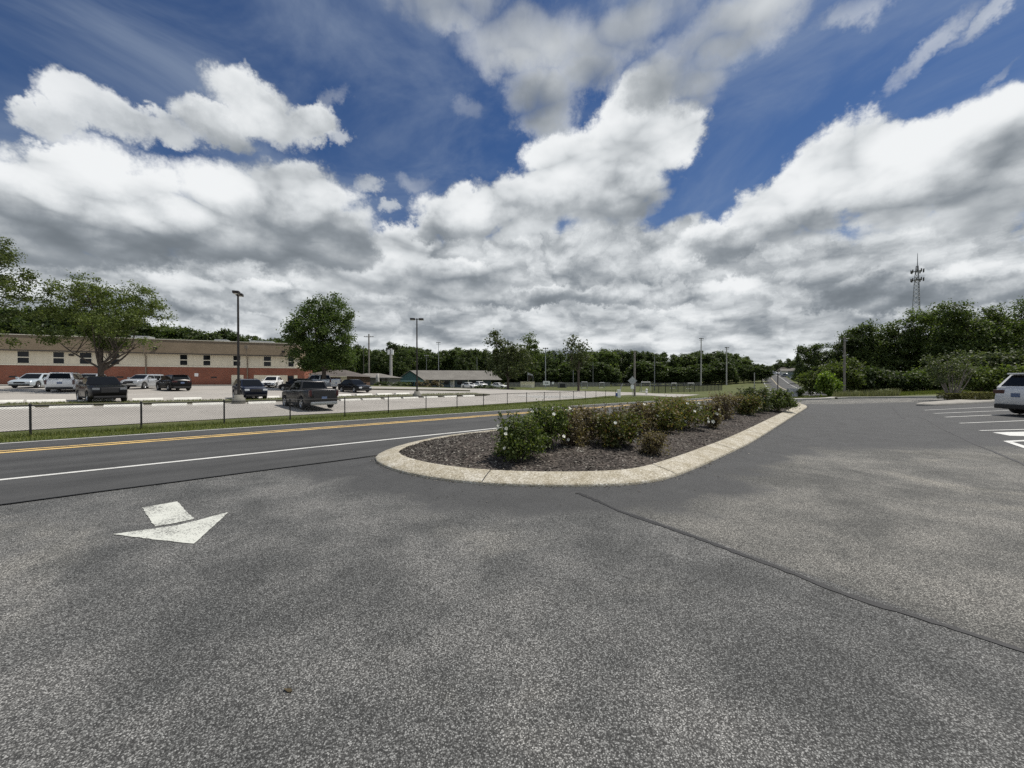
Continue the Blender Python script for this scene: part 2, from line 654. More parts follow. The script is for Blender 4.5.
M = {}
def _old_asphalt(N):
    p = pos(N)
    big = N.noise(p, 0.55, 3.0, 0.5, 0.5)
    mid = N.noise(p, 1.7, 5.0, 0.6, 0.3)
    att = N.node('ShaderNodeAttribute', attribute_name='fresh')
    fr0 = Ex(N, att.outputs['Fac'])
    fresh = N.sstep(fr0 + (mid - 0.5) * 0.9 + (big - 0.5) * 0.5, 0.30, 0.70)
    vc = N.node('ShaderNodeTexVoronoi', feature='F1')
    N.put(vc.inputs['Vector'], p); vc.inputs['Scale'].default_value = 155.0
    stone = N.xyz(vc.outputs['Color'])[0]
    vd = Ex(N, vc.outputs['Distance'])
    gap = N.sstep(vd, 0.42, 0.75)
    tiny = N.noise(p, 190.0, 2.0, 0.6)
    h = stone * 0.75 + tiny * 0.35 - gap * 0.30
    val = N.ramp(h, [(0.10, 0.026), (0.38, 0.060), (0.60, 0.116), (0.80, 0.215), (1.0, 0.42)])
    wear = N.sstep(big * 0.55 + mid * 0.45, 0.36, 0.64)
    v = val * N.lstep(wear, 0, 1, 0.64, 1.30)
    old = N.mix(1.0, N.mix(wear, (0.97, 0.99, 0.965), (1.01, 1.0, 0.955)), N.vec(v, v, v), 'MULTIPLY')
    # pale worn stains and dark drips
    stn = N.noise(p, 0.30, 5.0, 0.62, 0.9)
    old = N.mix(N.sstep(stn, 0.52, 0.66) * 0.55, old, N.mix(1.0, old, (1.55, 1.50, 1.40), 'MULTIPLY'))
    # the surface beyond the long joint was laid at another time and is paler
    px_, py_, pz_ = N.xyz(p)
    side = (px_ - 0.94) * 3.18 + (py_ - 5.46) * 2.1
    old = N.mix(N.sstep(side, -0.02, 0.06), old, N.mix(1.0, old, (1.17, 1.14, 1.08), 'MULTIPLY'))
    dv = N.voronoi(p, 0.75, 'F1')
    drip = N.sstep(dv + (mid - 0.5) * 0.25, 0.13, 0.03) * 0.45
    old = N.mix(drip, old, (0.03, 0.03, 0.03))
    newv = N.lstep(h, 0.1, 0.9, 0.034, 0.085) * N.lstep(mid, 0.3, 0.7, 0.86, 1.16)
    newc = N.mix(1.0, (0.97, 0.985, 0.985), N.vec(newv, newv, newv), 'MULTIPLY')
    col = N.mix(fresh, old, newc)
    return pbsdf(N, col, 0.82, 0, 0.35, normal=bump(N, h * 0.6 + tiny * 0.3, 0.55, 0.008))
M['old_asphalt'] = mat('old_asphalt', _old_asphalt)

def _road(N):
    p = pos(N)
    x, y, z = N.xyz(p)
    s = x * US + y * UC
    t = y * US - x * UC
    streak = N.noise(N.vec(s * 0.06, t * 1.6, 0.0), 1.0, 4.0, 0.55)
    mid = N.noise(p, 0.8, 5.0, 0.6)
    grit = N.noise(p, 85.0, 3.0, 0.65)
    v = (0.052 + (grit - 0.5) * 0.055) * N.lstep(streak * 0.6 + mid * 0.4, 0.38, 0.62, 0.72, 1.28)
    col = N.mix(1.0, (0.985, 0.99, 0.975), N.vec(v, v, v), 'MULTIPLY')
    return pbsdf(N, col, 0.8, 0, 0.35, normal=bump(N, grit, 0.35, 0.006))
M['road'] = mat('road_asphalt', _road)

def _lot(N):
    p = pos(N)
    mid = N.noise(p, 0.25, 5.0, 0.6, 0.5)
    grit = N.noise(p, 30.0, 3.0, 0.65)
    v = (0.30 + (grit - 0.5) * 0.14) * N.lstep(mid, 0.3, 0.7, 0.86, 1.12)
    return pbsdf(N, N.mix(1.0, (1.05, 0.99, 0.90), N.vec(v, v, v), 'MULTIPLY'), 0.85, 0, 0.3)
M['lot'] = mat('pale_asphalt', _lot)

def _kerb(N):
    p = pos(N)
    vc = N.node('ShaderNodeTexVoronoi', feature='F1')
    N.put(vc.inputs['Vector'], p); vc.inputs['Scale'].default_value = 62.0
    st_ = N.xyz(vc.outputs['Color'])[0]
    mid = N.noise(p, 2.2, 5.0, 0.6, 0.4)
    edge = N.noise(p, 7.0, 4.0, 0.6)
    col = N.ramp(st_, [(0.0, (0.25, 0.225, 0.175)), (0.4, (0.40, 0.37, 0.30)), (0.8, (0.51, 0.48, 0.41)), (1.0, (0.64, 0.62, 0.56))])
    col = N.mix(N.sstep(mid * 0.6 + edge * 0.4, 0.38, 0.66), N.mix(1.0, col, (0.72, 0.69, 0.62), 'MULTIPLY'), col)
    return pbsdf(N, col, 0.88, 0, 0.25, normal=bump(N, st_, 0.4, 0.006))
M['kerb'] = mat('aggregate_concrete', _kerb)

def _conc(N):
    p = pos(N)
    mid = N.noise(p, 1.1, 5.0, 0.6, 0.4)
    grit = N.noise(p, 40.0, 3.0, 0.6)
    v = (0.40 + (grit - 0.5) * 0.12) * N.lstep(mid, 0.3, 0.7, 0.82, 1.1)
    return pbsdf(N, N.mix(1.0, (1.03, 0.99, 0.91), N.vec(v, v, v), 'MULTIPLY'), 0.88, 0, 0.25)
M['concrete'] = mat('pale_concrete', _conc)

def _grass(N):
    p = pos(N)
    a = N.noise(p, 0.35, 5.0, 0.6, 0.3)
    b = N.noise(p, 9.0, 4.0, 0.65)
    col = N.ramp(b, [(0.25, (0.036, 0.046, 0.014)), (0.5, (0.070, 0.084, 0.024)), (0.75, (0.12, 0.13, 0.042))])
    dry = N.mix(N.sstep(a, 0.52, 0.72) * 0.5, col, (0.19, 0.165, 0.085))
    return pbsdf(N, dry, 0.9, 0, 0.2, normal=bump(N, b, 0.6, 0.04))
M['grass'] = mat('grass_ground', _grass)

def _mulch(N):
    p = pos(N)
    vc = N.node('ShaderNodeTexVoronoi', feature='F1')
    N.put(vc.inputs['Vector'], p); vc.inputs['Scale'].default_value = 34.0
    r = N.xyz(vc.outputs['Color'])[0]
    a = N.noise(p, 1.5, 4.0, 0.6)
    col = N.ramp(r, [(0.0, (0.020, 0.017, 0.015)), (0.6, (0.054, 0.046, 0.041)), (0.92, (0.105, 0.091, 0.081)), (1.0, (0.22, 0.20, 0.18))])
    col = N.mix(1.0, col, N.ramp(a, [(0.3, (0.8, 0.8, 0.8)), (0.7, (1.2, 1.15, 1.1))]), 'MULTIPLY')
    return pbsdf(N, col, 0.92, 0, 0.2, normal=bump(N, r, 0.9, 0.03))
M['mulch'] = mat('bark_mulch', _mulch)

def _chip(N):
    g = N.node('ShaderNodeNewGeometry')
    col = N.ramp(Ex(N, g.outputs['Random Per Island']), [(0.0, (0.024, 0.021, 0.018)), (0.55, (0.066, 0.059, 0.050)), (0.85, (0.132, 0.121, 0.104)), (1.0, (0.31, 0.295, 0.26))])
    return pbsdf(N, col, 0.9, 0, 0.2)
M['chip'] = mat('bark_chip', _chip)

def _paint(col, worn):
    def fn(N):
        p = pos(N)
        g = N.noise(p, 60.0, 4.0, 0.7)
        a = N.noise(p, 2.0, 4.0, 0.6)
        k = N.sstep(g + (a - 0.5) * 0.5, worn, worn + 0.10)
        c = N.mix(k, (0.11, 0.11, 0.105), tuple(x * 1.0 for x in col))
        return pbsdf(N, N.mix(1.0, c, N.ramp(a, [(0.3, 0.88), (0.7, 1.0)]), 'MULTIPLY'), 0.7, 0, 0.3)
    return fn
M['white_paint'] = mat('white_road_paint', _paint((0.62, 0.62, 0.59), 0.32))
M['yellow_paint'] = mat('yellow_road_paint', _paint((0.70, 0.48, 0.18), 0.365))
M['faded_paint'] = mat('faded_yellow_paint', _paint((0.36, 0.31, 0.20), 0.40))
M['worn_paint'] = mat('worn_white_paint', _paint((0.54, 0.55, 0.50), 0.375))
M['sealant'] = simple('crack_sealant', (0.009, 0.009, 0.010), 0.65, var=0.3, scale=8)

def _brick(N):
    o = objco(N)
    b = N.node('ShaderNodeTexBrick')
    x, y, z = N.xyz(o)
    N.put(b.inputs['Vector'], N.vec(x, z, 0.0))
    b.inputs['Color1'].default_value = (0.29, 0.082, 0.040, 1)
    b.inputs['Color2'].default_value = (0.215, 0.060, 0.031, 1)
    b.inputs['Mortar'].default_value = (0.24, 0.19, 0.16, 1)
    b.inputs['Scale'].default_value = 1.0
    b.inputs['Mortar Size'].default_value = 0.008
    b.inputs['Brick Width'].default_value = 0.22
    b.inputs['Row Height'].default_value = 0.075
    n = N.noise(o, 0.6, 4.0, 0.6)
    return pbsdf(N, N.mix(1.0, Ex(N, b.outputs[0]), N.ramp(n, [(0.3, 0.82), (0.7, 1.12)]), 'MULTIPLY'), 0.85, 0, 0.25)
M['brick'] = mat('red_brick', _brick)

def _shingle(c1, c2):
    def fn(N):
        o = objco(N)
        x, y, z = N.xyz(o)
        n = N.noise(N.vec(x * 3.0, y * 3.0, z * 12.0), 1.0, 4.0, 0.6)
        a = N.noise(o, 0.4, 4.0, 0.6)
        return pbsdf(N, N.mix(N.sstep(n * 0.6 + a * 0.4, 0.35, 0.65), c1, c2), 0.9, 0, 0.2)
    return fn
M['brown_roof'] = mat('brown_roof', _shingle((0.16, 0.125, 0.085), (0.21, 0.165, 0.115)))
M['grey_roof'] = mat('grey_shingle', _shingle((0.13, 0.122, 0.11), (0.20, 0.19, 0.17)))
M['dark_roof'] = mat('dark_shingle', _shingle((0.075, 0.066, 0.06), (0.12, 0.105, 0.095)))
def _stucco(col):
    def fn(N):
        o = objco(N)
        a = N.noise(o, 0.5, 5.0, 0.6)
        x, y, z = N.xyz(o)
        st2 = N.noise(N.vec(x * 2.5, y * 2.5, z * 0.25), 1.0, 4.0, 0.6)
        k = N.lstep(a * 0.5 + st2 * 0.5, 0.3, 0.7, 0.84, 1.06)
        s = N.node('ShaderNodeVectorMath', operation='SCALE')
        s.inputs[0].default_value = col
        N.put(s.inputs['Scale'], k)
        return pbsdf(N, Ex(N, s.outputs[0]), 0.88, 0, 0.25)
    return fn
M['cap_concrete'] = simple('worn_concrete', (0.27, 0.255, 0.225), 0.9, var=0.2, scale=2)
M['cream'] = mat('cream_render', _stucco((0.72, 0.65, 0.51)))
M['trim'] = mat('pale_trim', _stucco((0.76, 0.71, 0.58)))
M['grey_wall'] = mat('grey_wall', _stucco((0.20, 0.195, 0.185)))
M['brown_wall'] = mat('brown_wall', _stucco((0.12, 0.075, 0.055)))
M['teal'] = mat('teal_siding', _stucco((0.07, 0.135, 0.14)))
M['white_wall'] = mat('white_siding', _stucco((0.62, 0.61, 0.58)))
M['pane'] = simple('dark_pane', (0.010, 0.011, 0.013), 0.08, 0, 0.18, var=0.2)
M['bronze'] = simple('bronze_metal', (0.028, 0.024, 0.021), 0.5, 0.4, 0.5, var=0.15)
M['galv'] = simple('galvanised_steel', (0.36, 0.37, 0.38), 0.5, 0.7, 0.5, var=0.12)
M['grey_metal'] = simple('grey_metal', (0.22, 0.225, 0.23), 0.5, 0.5, 0.5, var=0.12)
M['black_metal'] = simple('black_metal', (0.014, 0.014, 0.015), 0.5, 0.3, 0.5, var=0.2)
M['wire'] = simple('dark_wire', (0.035, 0.036, 0.038), 0.55, 0.4, 0.5, var=0.1)
M['wood_pole'] = simple('weathered_pole', (0.21, 0.19, 0.165), 0.9, var=0.25, scale=3)
M['dark_pole'] = simple('dark_weathered_pole', (0.075, 0.07, 0.062), 0.9, var=0.25, scale=3)
M['pale_pole'] = simple('pale_concrete_pole', (0.40, 0.385, 0.36), 0.85, var=0.15, scale=3)
M['bark'] = simple('bark', (0.075, 0.060, 0.047), 0.95, var=0.35, scale=7)
M['pale_bark'] = simple('pale_bark', (0.21, 0.185, 0.155), 0.95, var=0.3, scale=7)
M['twig'] = simple('twig', (0.12, 0.085, 0.065), 0.95, var=0.3, scale=12)
M['white_plastic'] = simple('white_plastic', (0.82, 0.82, 0.80), 0.5, var=0.05)
M['blue_plastic'] = simple('blue_plastic', (0.06, 0.10, 0.30), 0.5, var=0.05)
M['sign_cream'] = simple('sign_board', (0.74, 0.71, 0.55), 0.6, var=0.08)
M['sign_grey'] = simple('sign_back', (0.36, 0.37, 0.37), 0.5, 0.5, var=0.1)
M['glass_head'] = simple('lamp_lens', (0.55, 0.56, 0.55), 0.15, 0.0, 0.6, var=0.03)
# car paints and fittings
def carpaint(name, col, metal=0.0, rough=0.22):
    return simple(name, col, rough, metal, 0.3 if max(col) > .1 else .16, 0.2 if max(col) > .1 else 0.0, var=0.04, scale=2)
M['car_white'] = carpaint('white_car_paint', (0.72, 0.72, 0.71))
M['car_silver'] = carpaint('silver_car_paint', (0.46, 0.48, 0.50), 0.5)
M['car_bluesilver'] = carpaint('pale_blue_silver_paint', (0.50, 0.56, 0.60), 0.3)
M['car_black'] = carpaint('black_car_paint', (0.008, 0.008, 0.009))
M['car_blue'] = carpaint('dark_blue_car_paint', (0.014, 0.018, 0.032), 0.2)
M['car_grey'] = carpaint('dark_grey_car_paint', (0.040, 0.040, 0.042), 0.35)
M['car_glass'] = simple('car_glass', (0.008, 0.009, 0.010), 0.02, 0, 0.16, var=0.05)
M['tyre'] = simple('tyre_rubber', (0.014, 0.014, 0.014), 0.85, var=0.15)
M['rim'] = simple('alloy', (0.42, 0.43, 0.44), 0.35, 0.8, var=0.08)
M['dark_trim'] = simple('black_trim', (0.012, 0.012, 0.013), 0.6, var=0.1)
M['lamp_red'] = simple('tail_lamp', (0.045, 0.006, 0.007), 0.2, 0, 0.6, var=0.05)
M['lamp_clear'] = simple('head_lamp', (0.62, 0.64, 0.66), 0.12, 0, 0.7, var=0.05)
M['lamp_smoked'] = simple('smoked_lamp', (0.16, 0.17, 0.18), 0.15, 0, 0.4, var=0.05)
M['plate'] = simple('plate', (0.10, 0.14, 0.24), 0.5, var=0.2, scale=30)
# leaves
M['leaf_mid'] = leafmat('leaf_mid', (0.056, 0.080, 0.021), (0.104, 0.134, 0.034), (0.155, 0.185, 0.052), .46)
M['leaf_maple'] = leafmat('leaf_maple', (0.036, 0.064, 0.015), (0.074, 0.112, 0.025), (0.12, 0.16, 0.038), .46)
M['leaf_dark'] = leafmat('leaf_dark', (0.036, 0.056, 0.018), (0.066, 0.092, 0.029), (0.10, 0.13, 0.042), 0.46)
M['leaf_oak'] = leafmat('leaf_oak', (0.054, 0.084, 0.023), (0.100, 0.136, 0.036), (0.15, 0.185, 0.054), 0.48)
M['leaf_bright'] = leafmat('leaf_bright', (0.10, 0.16, 0.022), (0.18, 0.26, 0.04), (0.26, 0.33, 0.07), .5)
M['leaf_olive'] = leafmat('leaf_olive', (0.045, 0.062, 0.022), (0.085, 0.105, 0.038), (0.13, 0.15, 0.06))
M['leaf_shrub'] = leafmat('leaf_shrub', (0.055, 0.066, 0.018), (0.125, 0.138, 0.036), (0.22, 0.125, 0.055), 0.45)
M['leaf_front'] = leafmat('leaf_front', (0.050, 0.075, 0.018), (0.110, 0.150, 0.034), (0.21, 0.235, 0.06), 0.45)
M['leaf_brown'] = leafmat('leaf_brown', (0.085, 0.060, 0.034), (0.16, 0.128, 0.072), (0.28, 0.235, 0.14), 0.4)
M['leaf_pale'] = leafmat('leaf_pale', (0.075, 0.095, 0.036), (0.13, 0.15, 0.06), (0.24, 0.25, 0.14), .4)
M['median_soil'] = simple('thin_dry_grass', (0.085, 0.082, 0.045), 0.95, var=0.4, scale=1.5)
M['stop_white'] = simple('white_painted_concrete', (0.60, 0.59, 0.54), 0.85, var=0.12)
M['base_concrete'] = simple('weathered_concrete', (0.16, 0.155, 0.135), 0.9, var=0.2)
M['leaf_box'] = leafmat('leaf_box', (0.09, 0.090, 0.030), (0.17, 0.165, 0.06), (0.30, 0.28, 0.12))
M['blade'] = leafmat('grass_blade', (0.080, 0.105, 0.024), (0.145, 0.170, 0.042), (0.25, 0.25, 0.09), 0.4)
M['weed'] = leafmat('weed_blade', (0.12, 0.13, 0.065), (0.20, 0.20, 0.11), (0.34, 0.32, 0.21), 0.3)
M['petal'] = simple('white_petal', (0.78, 0.77, 0.68), 0.7, var=0.06)
# ------------------------------------------------------------------ ground, roads, paint
BIG = [(-880, -125), (880, -125), (880, 880), (-880, 880)]
drape(BIG, -0.02, 'ground', M['grass'])

def line_px(pts, off=0.0):
    return [G(a, b, off) for a, b in pts]
def stl(s0, s1, tau, n=60):
    out = []
    for k in range(n + 1):
        s = lerp(s0, s1, k / n)
        out.append(Vector((*xy(s, T0 + tc(s) + tau), 0)))
    return out

# kerbed island outline (outer foot of the kerb), anticlockwise from its nose
ISL_PX = [(372, 459), (374, 462.5), (382.5, 467), (404, 474.5), (429, 479.5), (455, 482.8), (480, 485), (511, 486.7), (542, 487.3), (572, 487.4), (599, 487),
          (622, 486), (640, 484.6), (655, 482.5), (668, 479.6), (702.5, 466), (726, 455), (749, 444), (775, 428), (793, 416.5), (803, 410.3), (807, 407.6),
          (806.5, 406.2), (804, 405.0), (798, 404.2)]
ISL_BACK = [(788, 404.6), (760, 406.8), (700, 411.7), (640, 416.8), (580, 422.4), (530, 427.6), (480, 433.2), (440, 438.2), (415, 442.8), (396, 447.6), (384, 451.9), (376, 455.9)]
ISL = [G(*p) for p in ISL_PX + ISL_BACK]

def resample(poly, step):
    out = []
    n = len(poly)
    P = [Vector((p[0], p[1], 0)) for p in poly]
    for i in range(n):
        a, b, c, d = P[i - 1], P[i], P[(i + 1) % n], P[(i + 2) % n]
        m = max(1, int((c - b).length / step))
        for k in range(m):
            t = k / m
            # centripetal-like smooth curve through the traced points
            q = 0.5 * ((2 * b) + (c - a) * t + (2 * a - 5 * b + 4 * c - d) * t * t + (3 * b - a - 3 * c + d) * t ** 3)
            out.append(q)
    return out
ISLS = resample([b.lerp(c, 0) for b, c in zip(ISL, ISL[1:] + ISL[:1])], 0.35)
def smooth_loop(P, it):
    for _ in range(it):
        P = [(P[i - 1] + P[i] * 2 + P[(i + 1) % len(P)]) / 4 for i in range(len(P))]
    return P
ISLS = smooth_loop(ISLS, 2)
def offset_loop(P, d):
    out = []
    n = len(P)
    for i in range(n):
        tdir = (P[(i + 2) % n] - P[i - 2]).normalized()
        out.append(P[i] + Vector((-tdir.y, tdir.x, 0)) * d)
    return out
_area = sum(a.x * b.y - b.x * a.y for a, b in zip(ISLS, ISLS[1:] + ISLS[:1]))
IN = 1.0 if _area > 0 else -1.0

def seg_dist(p, poly):
    best = 1e9
    for a, b in zip(poly, poly[1:] + poly[:1]):
        ab = b - a
        t = max(0.0, min(1.0, (p - a).dot(ab) / max(ab.length_squared, 1e-9)))
        best = min(best, (p - a - ab * t).length)
    return best

# our parking lot
def fresh(x, y):
    """How far the newer, darker surface has been laid over the old one here: a band round the island and the aisle beside it."""
    s, t = st(x, y)
    p = Vector((x, y, 0))
    d = seg_dist(p, ISL_LOW)
    k = 1 - sm(0.45, 1.7, d)
    # the right-hand aisle along the stalls, up to the paler apron of the far drive
    k = max(k, sm(6.8, 11.0, y - max(0.0, (6.5 - x)) * 0.9) * (1 - sm(25.0, 27.5, y)))
    # between the island's nose and the road
    k = max(k, (1 - sm(0.8, 2.6, (p - NOSE).length)))
    return k
NOSE = Vector((-2.9, 8.1, 0))
ISL_LOW = [Vector((p.x, p.y, 0)) for p in ISL]
far_k = [G(786, 401.3), G(800, 400.2), G(828, 399.6), G(850, 398.6), G(880, 398.4), G(930, 398.0), G(985, 397.8)]
lot_poly = [xy(-70, 8.6), *[xy(s, 8.6) for s in (-20, 0, 10, 20, 28, 34)], *[(p.x, p.y) for p in far_k], (90, 31), (90, -100), (-100, -100)]
drape([Vector((a[0], a[1], 0)) for a in lot_poly], 0.0, 'parking_lot', M['old_asphalt'], attr=fresh)

# the road, its shoulder and its lines
road_l = stl(-75, 330, -5.55, 140)
road_r = stl(-75, 330, 3.95, 140)
mb = MB()
cols = [-5.55, -4.4, -3.6, -2.4, -1.2, 0.0, 1.2, 2.4, 3.3, 3.95]
N_ = 260
vs = []
for k in range(N_ + 1):
    s = lerp(-75, 330, k / N_)
    for c in cols:
        x, y = xy(s, T0 + tc(s) + c)
        vs.append((x, y, hgt(x, y) + 0.012))
nc = len(cols)
mb.add(vs, [(i * nc + j, (i + 1) * nc + j, (i + 1) * nc + j + 1, i * nc + j + 1) for i in range(N_) for j in range(nc - 1)], 0, True)
o = mb.build('road', M['road']); o['kind'] = 'structure'
recalc(o)
ribbon(stl(-75, 300, -3.55, 200), 0.13, 0.017, 'road_edge_line', M['white_paint'])
ribbon(stl(-75, 95, -0.03, 150), 0.18, 0.017, 'road_centre_line', M['yellow_paint'])
ribbon(stl(95, 300, 0.16, 150), 0.30, 0.017, 'road_centre_line', M['faded_paint'])
ribbon(stl(-75, 95, 0.35, 150), 0.18, 0.017, 'road_centre_line', M['yellow_paint'])
ribbon(stl(-75, 300, 3.55, 200), 0.13, 0.017, 'road_edge_line', M['white_paint'])
# dark joint between the road and the old surface
rnd = random.Random(4)
jl = [Vector((*xy(-40 + 0.8 * k, 8.06 + rnd.uniform(-.025, .025)), 0)) for k in range(58)]
ribbon(jl, 0.028, 0.019, 'pavement_joint', M['sealant'])

# school lot, drive and walk
near_edge = [(-200, 446), (-60, 436), (0, 431.9), (80, 427), (160, 422.4), (240, 418), (320, 413.9), (400, 409.6), (480, 405), (540, 401), (583, 398.3), (605, 396.0), (630, 395.0), (652, 395.6), (676, 397.2)]
NE = [G(*p) for p in near_edge]
jn = stl(46, 62, 3.9, 3)
far_edge = [(700, 394.6), (668, 393.8), (640, 392.6), (600, 391.5), (560, 390.6), (520, 389.9), (480, 389.0), (452, 387.6)]
FE = [G(*p) for p in far_edge]
# the school's front wall runs from BL to BR
BL, BR = Vector((-63.8, 48.0, 0)), Vector((-32.5, 61.5, 0))
BD = (BR - BL).normalized()
BN = Vector((BD.y, -BD.x, 0))          # faces the lot
fr = [BR + BN * 3.4 + BD * 36, BR + BN * 3.4 + BD * 6, BL + BN * 3.4 - BD * 25]
lotp = NE + [Vector((p.x, p.y, 0)) for p in FE] + fr + [Vector((-95, 18, 0))]
drape(lotp, 0.008, 'school_lot', M['lot'])
wk = [BR + BN * 3.4 + BD * 4, BR + BN * 0.0 + BD * 4, BL - BD * 25, BL + BN * 3.4 - BD * 25]
mbw = MB()
W0 = [BL - BD * 25 + BD * (k * 2.0) for k in range(33)]
top = [(p + BN * 0.1) for p in W0], [(p + BN * 3.3) for p in W0]
vs = []
for a, b in zip(*top):
    for q, dz in ((a, 0.14), (b, 0.14), (b, -0.1)):
        vs.append((q.x, q.y, hgt(b.x, b.y) + dz))
mbw.add(vs, [(3 * i + j, 3 * i + 3 + j, 3 * i + 4 + j, 3 * i + 1 + j) for i in range(32) for j in range(2)])
o = mbw.build('school_walk', M['concrete']); o['kind'] = 'structure'; recalc(o)

# grassy median across the school lot, with pale kerbs
med_px = [(-60, 408.2), (0, 406.2), (80, 404.6), (160, 403.0), (239, 401.4), (290, 400.0), (336, 398.6), (380, 397.2), (417, 396.0), (450, 395.1), (480, 394.3)]
MED = [G(*p) for p in med_px]
def raised_strip(line, w, h, name, m):
    mb = MB(); vs = []
    P = []
    for a_, b_ in zip(line, line[1:]):
        n = max(1, int((b_ - a_).length / 1.0))
        P += [a_.lerp(b_, k / n) for k in range(n)]
    P.append(line[-1])
    for i, p in enumerate(P):
        d = (P[min(i + 1, len(P) - 1)] - P[max(i - 1, 0)]); d.z = 0; d.normalize()
        n_ = Vector((-d.y, d.x, 0))
        z = hgt(p.x, p.y)
        for o_, hh in ((-.5, -.05), (-.49, h * .8), (-.3, h), (.3, h), (.49, h * .8), (.5, -.05)):
            q = p + n_ * (o_ * w)
            vs.append((q.x, q.y, z + hh))
    mb.add(vs, [(6 * i + j, 6 * i + 6 + j, 6 * i + 7 + j, 6 * i + 1 + j) for i in range(len(P) - 1) for j in range(5)])
    o = mb.build(name, m); o['kind'] = 'structure'; recalc(o)
raised_strip(MED, 3.5, 0.11, 'lot_median', M['median_soil'])
# far median by the second row of lamps
fm = [G(*p) for p in [(372, 389.6), (400, 390.0), (440, 390.6), (470, 391.2)]]
raised_strip(fm, 1.8, 0.15, 'far_median', M['median_soil'])
# stall stripes of the lot
rn = random.Random(8)
stripes = MB()
for base in ([(x, y) for x, y in [(528 + k * 5.3, 396.9 + (k % 2) * 0.05) for k in range(11)]],):
    for px, py in base:
        c = G(px, py)
        dx, dy = UC * 0.0 + FU[1], -FU[0]
        q = [c + Vector((dx * a + FU[0] * b, dy * a + FU[1] * b, 0)) for a, b in ((-1.6, -.2), (1.6, -.2), (1.6, .2), (-1.6, .2))]
        stripes.poly([(p.x, p.y, hgt(p.x, p.y) + 0.03) for p in q])
o = stripes.build('stall_marking', M['white_paint']); o['kind'] = 'structure'

# direction arrow on the near asphalt
def flat(px_pts, name, m, off=0.006):
    mb = MB()
    mb.poly([G(*p, off) for p in px_pts])
    o = mb.build(name, m); o['kind'] = 'structure'
    recalc(o)
    return o
def zz(x, y): return (100 + x / 7.314, 490 + y / 7.314)
def painted(px_pts, name, m, jag=0.012, off=0.006, step=0.06, seed=1):
    """A painted shape whose edge is a little uneven."""
    r = random.Random(seed)
    P = [G(*p) for p in px_pts]
    out = []
    for a, b in zip(P, P[1:] + P[:1]):
        n = max(1, int((b - a).length / step))
        for k in range(n):
            q = a.lerp(b, k / n)
            j = 0 if k == 0 else jag
            out.append(Vector((q.x + r.uniform(-j, j), q.y + r.uniform(-j, j), 0)))
    return drape(out, off, name, m)
painted([zz(308, 132), zz(565, 86), zz(688, 214), zz(540, 247), zz(400, 270)], 'arrow_marking', M['worn_paint'], 0.007)
painted([zz(92, 326), zz(400, 284), zz(560, 262), zz(700, 228), zz(938, 164), zz(820, 275), zz(686, 396), zz(420, 368)], 'arrow_marking', M['worn_paint'], 0.007, seed=2)

# sealed cracks
def crack(px, w, seed):
    r = random.Random(seed)
    P = [G(*p) for p in px]
    pts = []
    for a, b in zip(P, P[1:]):
        n = max(1, int((b - a).length / 0.05))
        for k in range(n):
            pts.append(a.lerp(b, k / n))
    pts.append(P[-1])
    mb = MB(); vs = []
    wob = 0.0
    for i, p in enumerate(pts):
        d = pts[min(i + 1, len(pts) - 1)] - pts[max(i - 1, 0)]; d.z = 0; d.normalize()
        n_ = Vector((-d.y, d.x, 0))
        wob = wob * 0.85 + r.uniform(-1, 1) * 0.003
        ww = w * (0.75 + 0.45 * mnoise.noise(Vector((i * 0.11, seed, 0))) + r.uniform(-.28, .28))
        for sg in (1, -1):
            q = p + n_ * (wob + sg * ww / 2)
            vs.append((q.x, q.y, hgt(q.x, q.y) + 0.005))
    mb.add(vs, [(2 * i, 2 * i + 1, 2 * i + 3, 2 * i + 2) for i in range(len(pts) - 1)])
    o = mb.build('sealed_crack', M['sealant']); o['kind'] = 'structure'; recalc(o)
crack([(578, 493), (595, 500), (619, 511), (655, 523.5), (696, 537.5), (745, 556), (795.6, 574.5), (830, 589), (872.6, 603.6), (920, 618), (968, 633), (1024, 651), (1080, 670)], 0.075, 1)
crack([(918, 417), (927, 420), (942.5, 428.8), (973.8, 443.6), (1002, 455.3), (1030, 467), (1060, 480)], 0.07, 2)
crack([(893, 407.9), (903.4, 418.6)], 0.09, 3)

# stall lines on the right
def stripe_px(a, b, w=0.095, name='stall_line'):
    A, B = G(*a), G(*b)
    ribbon([A, B], w, 0.008, name, M['white_paint'])
for a, b in [((924.5, 410.3), (1000, 406.9)), ((934, 413.6), (1012, 410.4)), ((945, 417.3), (1020, 414.0)), ((959.7, 423.4), (1040, 420.2)), ((980, 430.8), (1060, 428.6))]:
    stripe_px(a, b)
painted([(992.5, 432.6), (1045, 431.4), (1045, 436.8), (1010, 435.9)], 'hatch_marking', M['white_paint'], 0.01)
stripe_px((1007.5, 441.6), (1060, 439.4), 0.16, 'hatch_marking')
stripe_px((1007.5, 441.6), (1034, 450.5), 0.14, 'hatch_marking')

# ---- the island: kerb, mulch
def kerb_ring(loop, prof, name, m_=None):
    """Sweeps a kerb profile (distance inwards, height) round a closed loop."""
    n = len(loop)
    vs, fs = [], []
    rings = [offset_loop(loop, IN * d) for d, h in prof]
    m = len(prof)
    for i in range(n):
        for j, (d, h) in enumerate(prof):
            p = rings[j][i]
            vs.append((p.x, p.y, hgt(p.x, p.y) + h))
    for i in range(n):
        for j in range(m - 1):
            a, b = i * m + j, ((i + 1) % n) * m + j
            fs.append((a, b, b + 1, a + 1))
    mb = MB(); mb.add(vs, fs, 0, True)
    o = mb.build(name, m_ or M['kerb']); o['kind'] = 'structure'
    recalc(o)
    return o
KP = [(0.0, -0.06), (0.003, 0.028), (0.014, 0.042), (0.10, 0.066), (0.25, 0.100), (0.40, 0.126), (0.452, 0.130), (0.464, 0.124), (0.468, 0.04)]
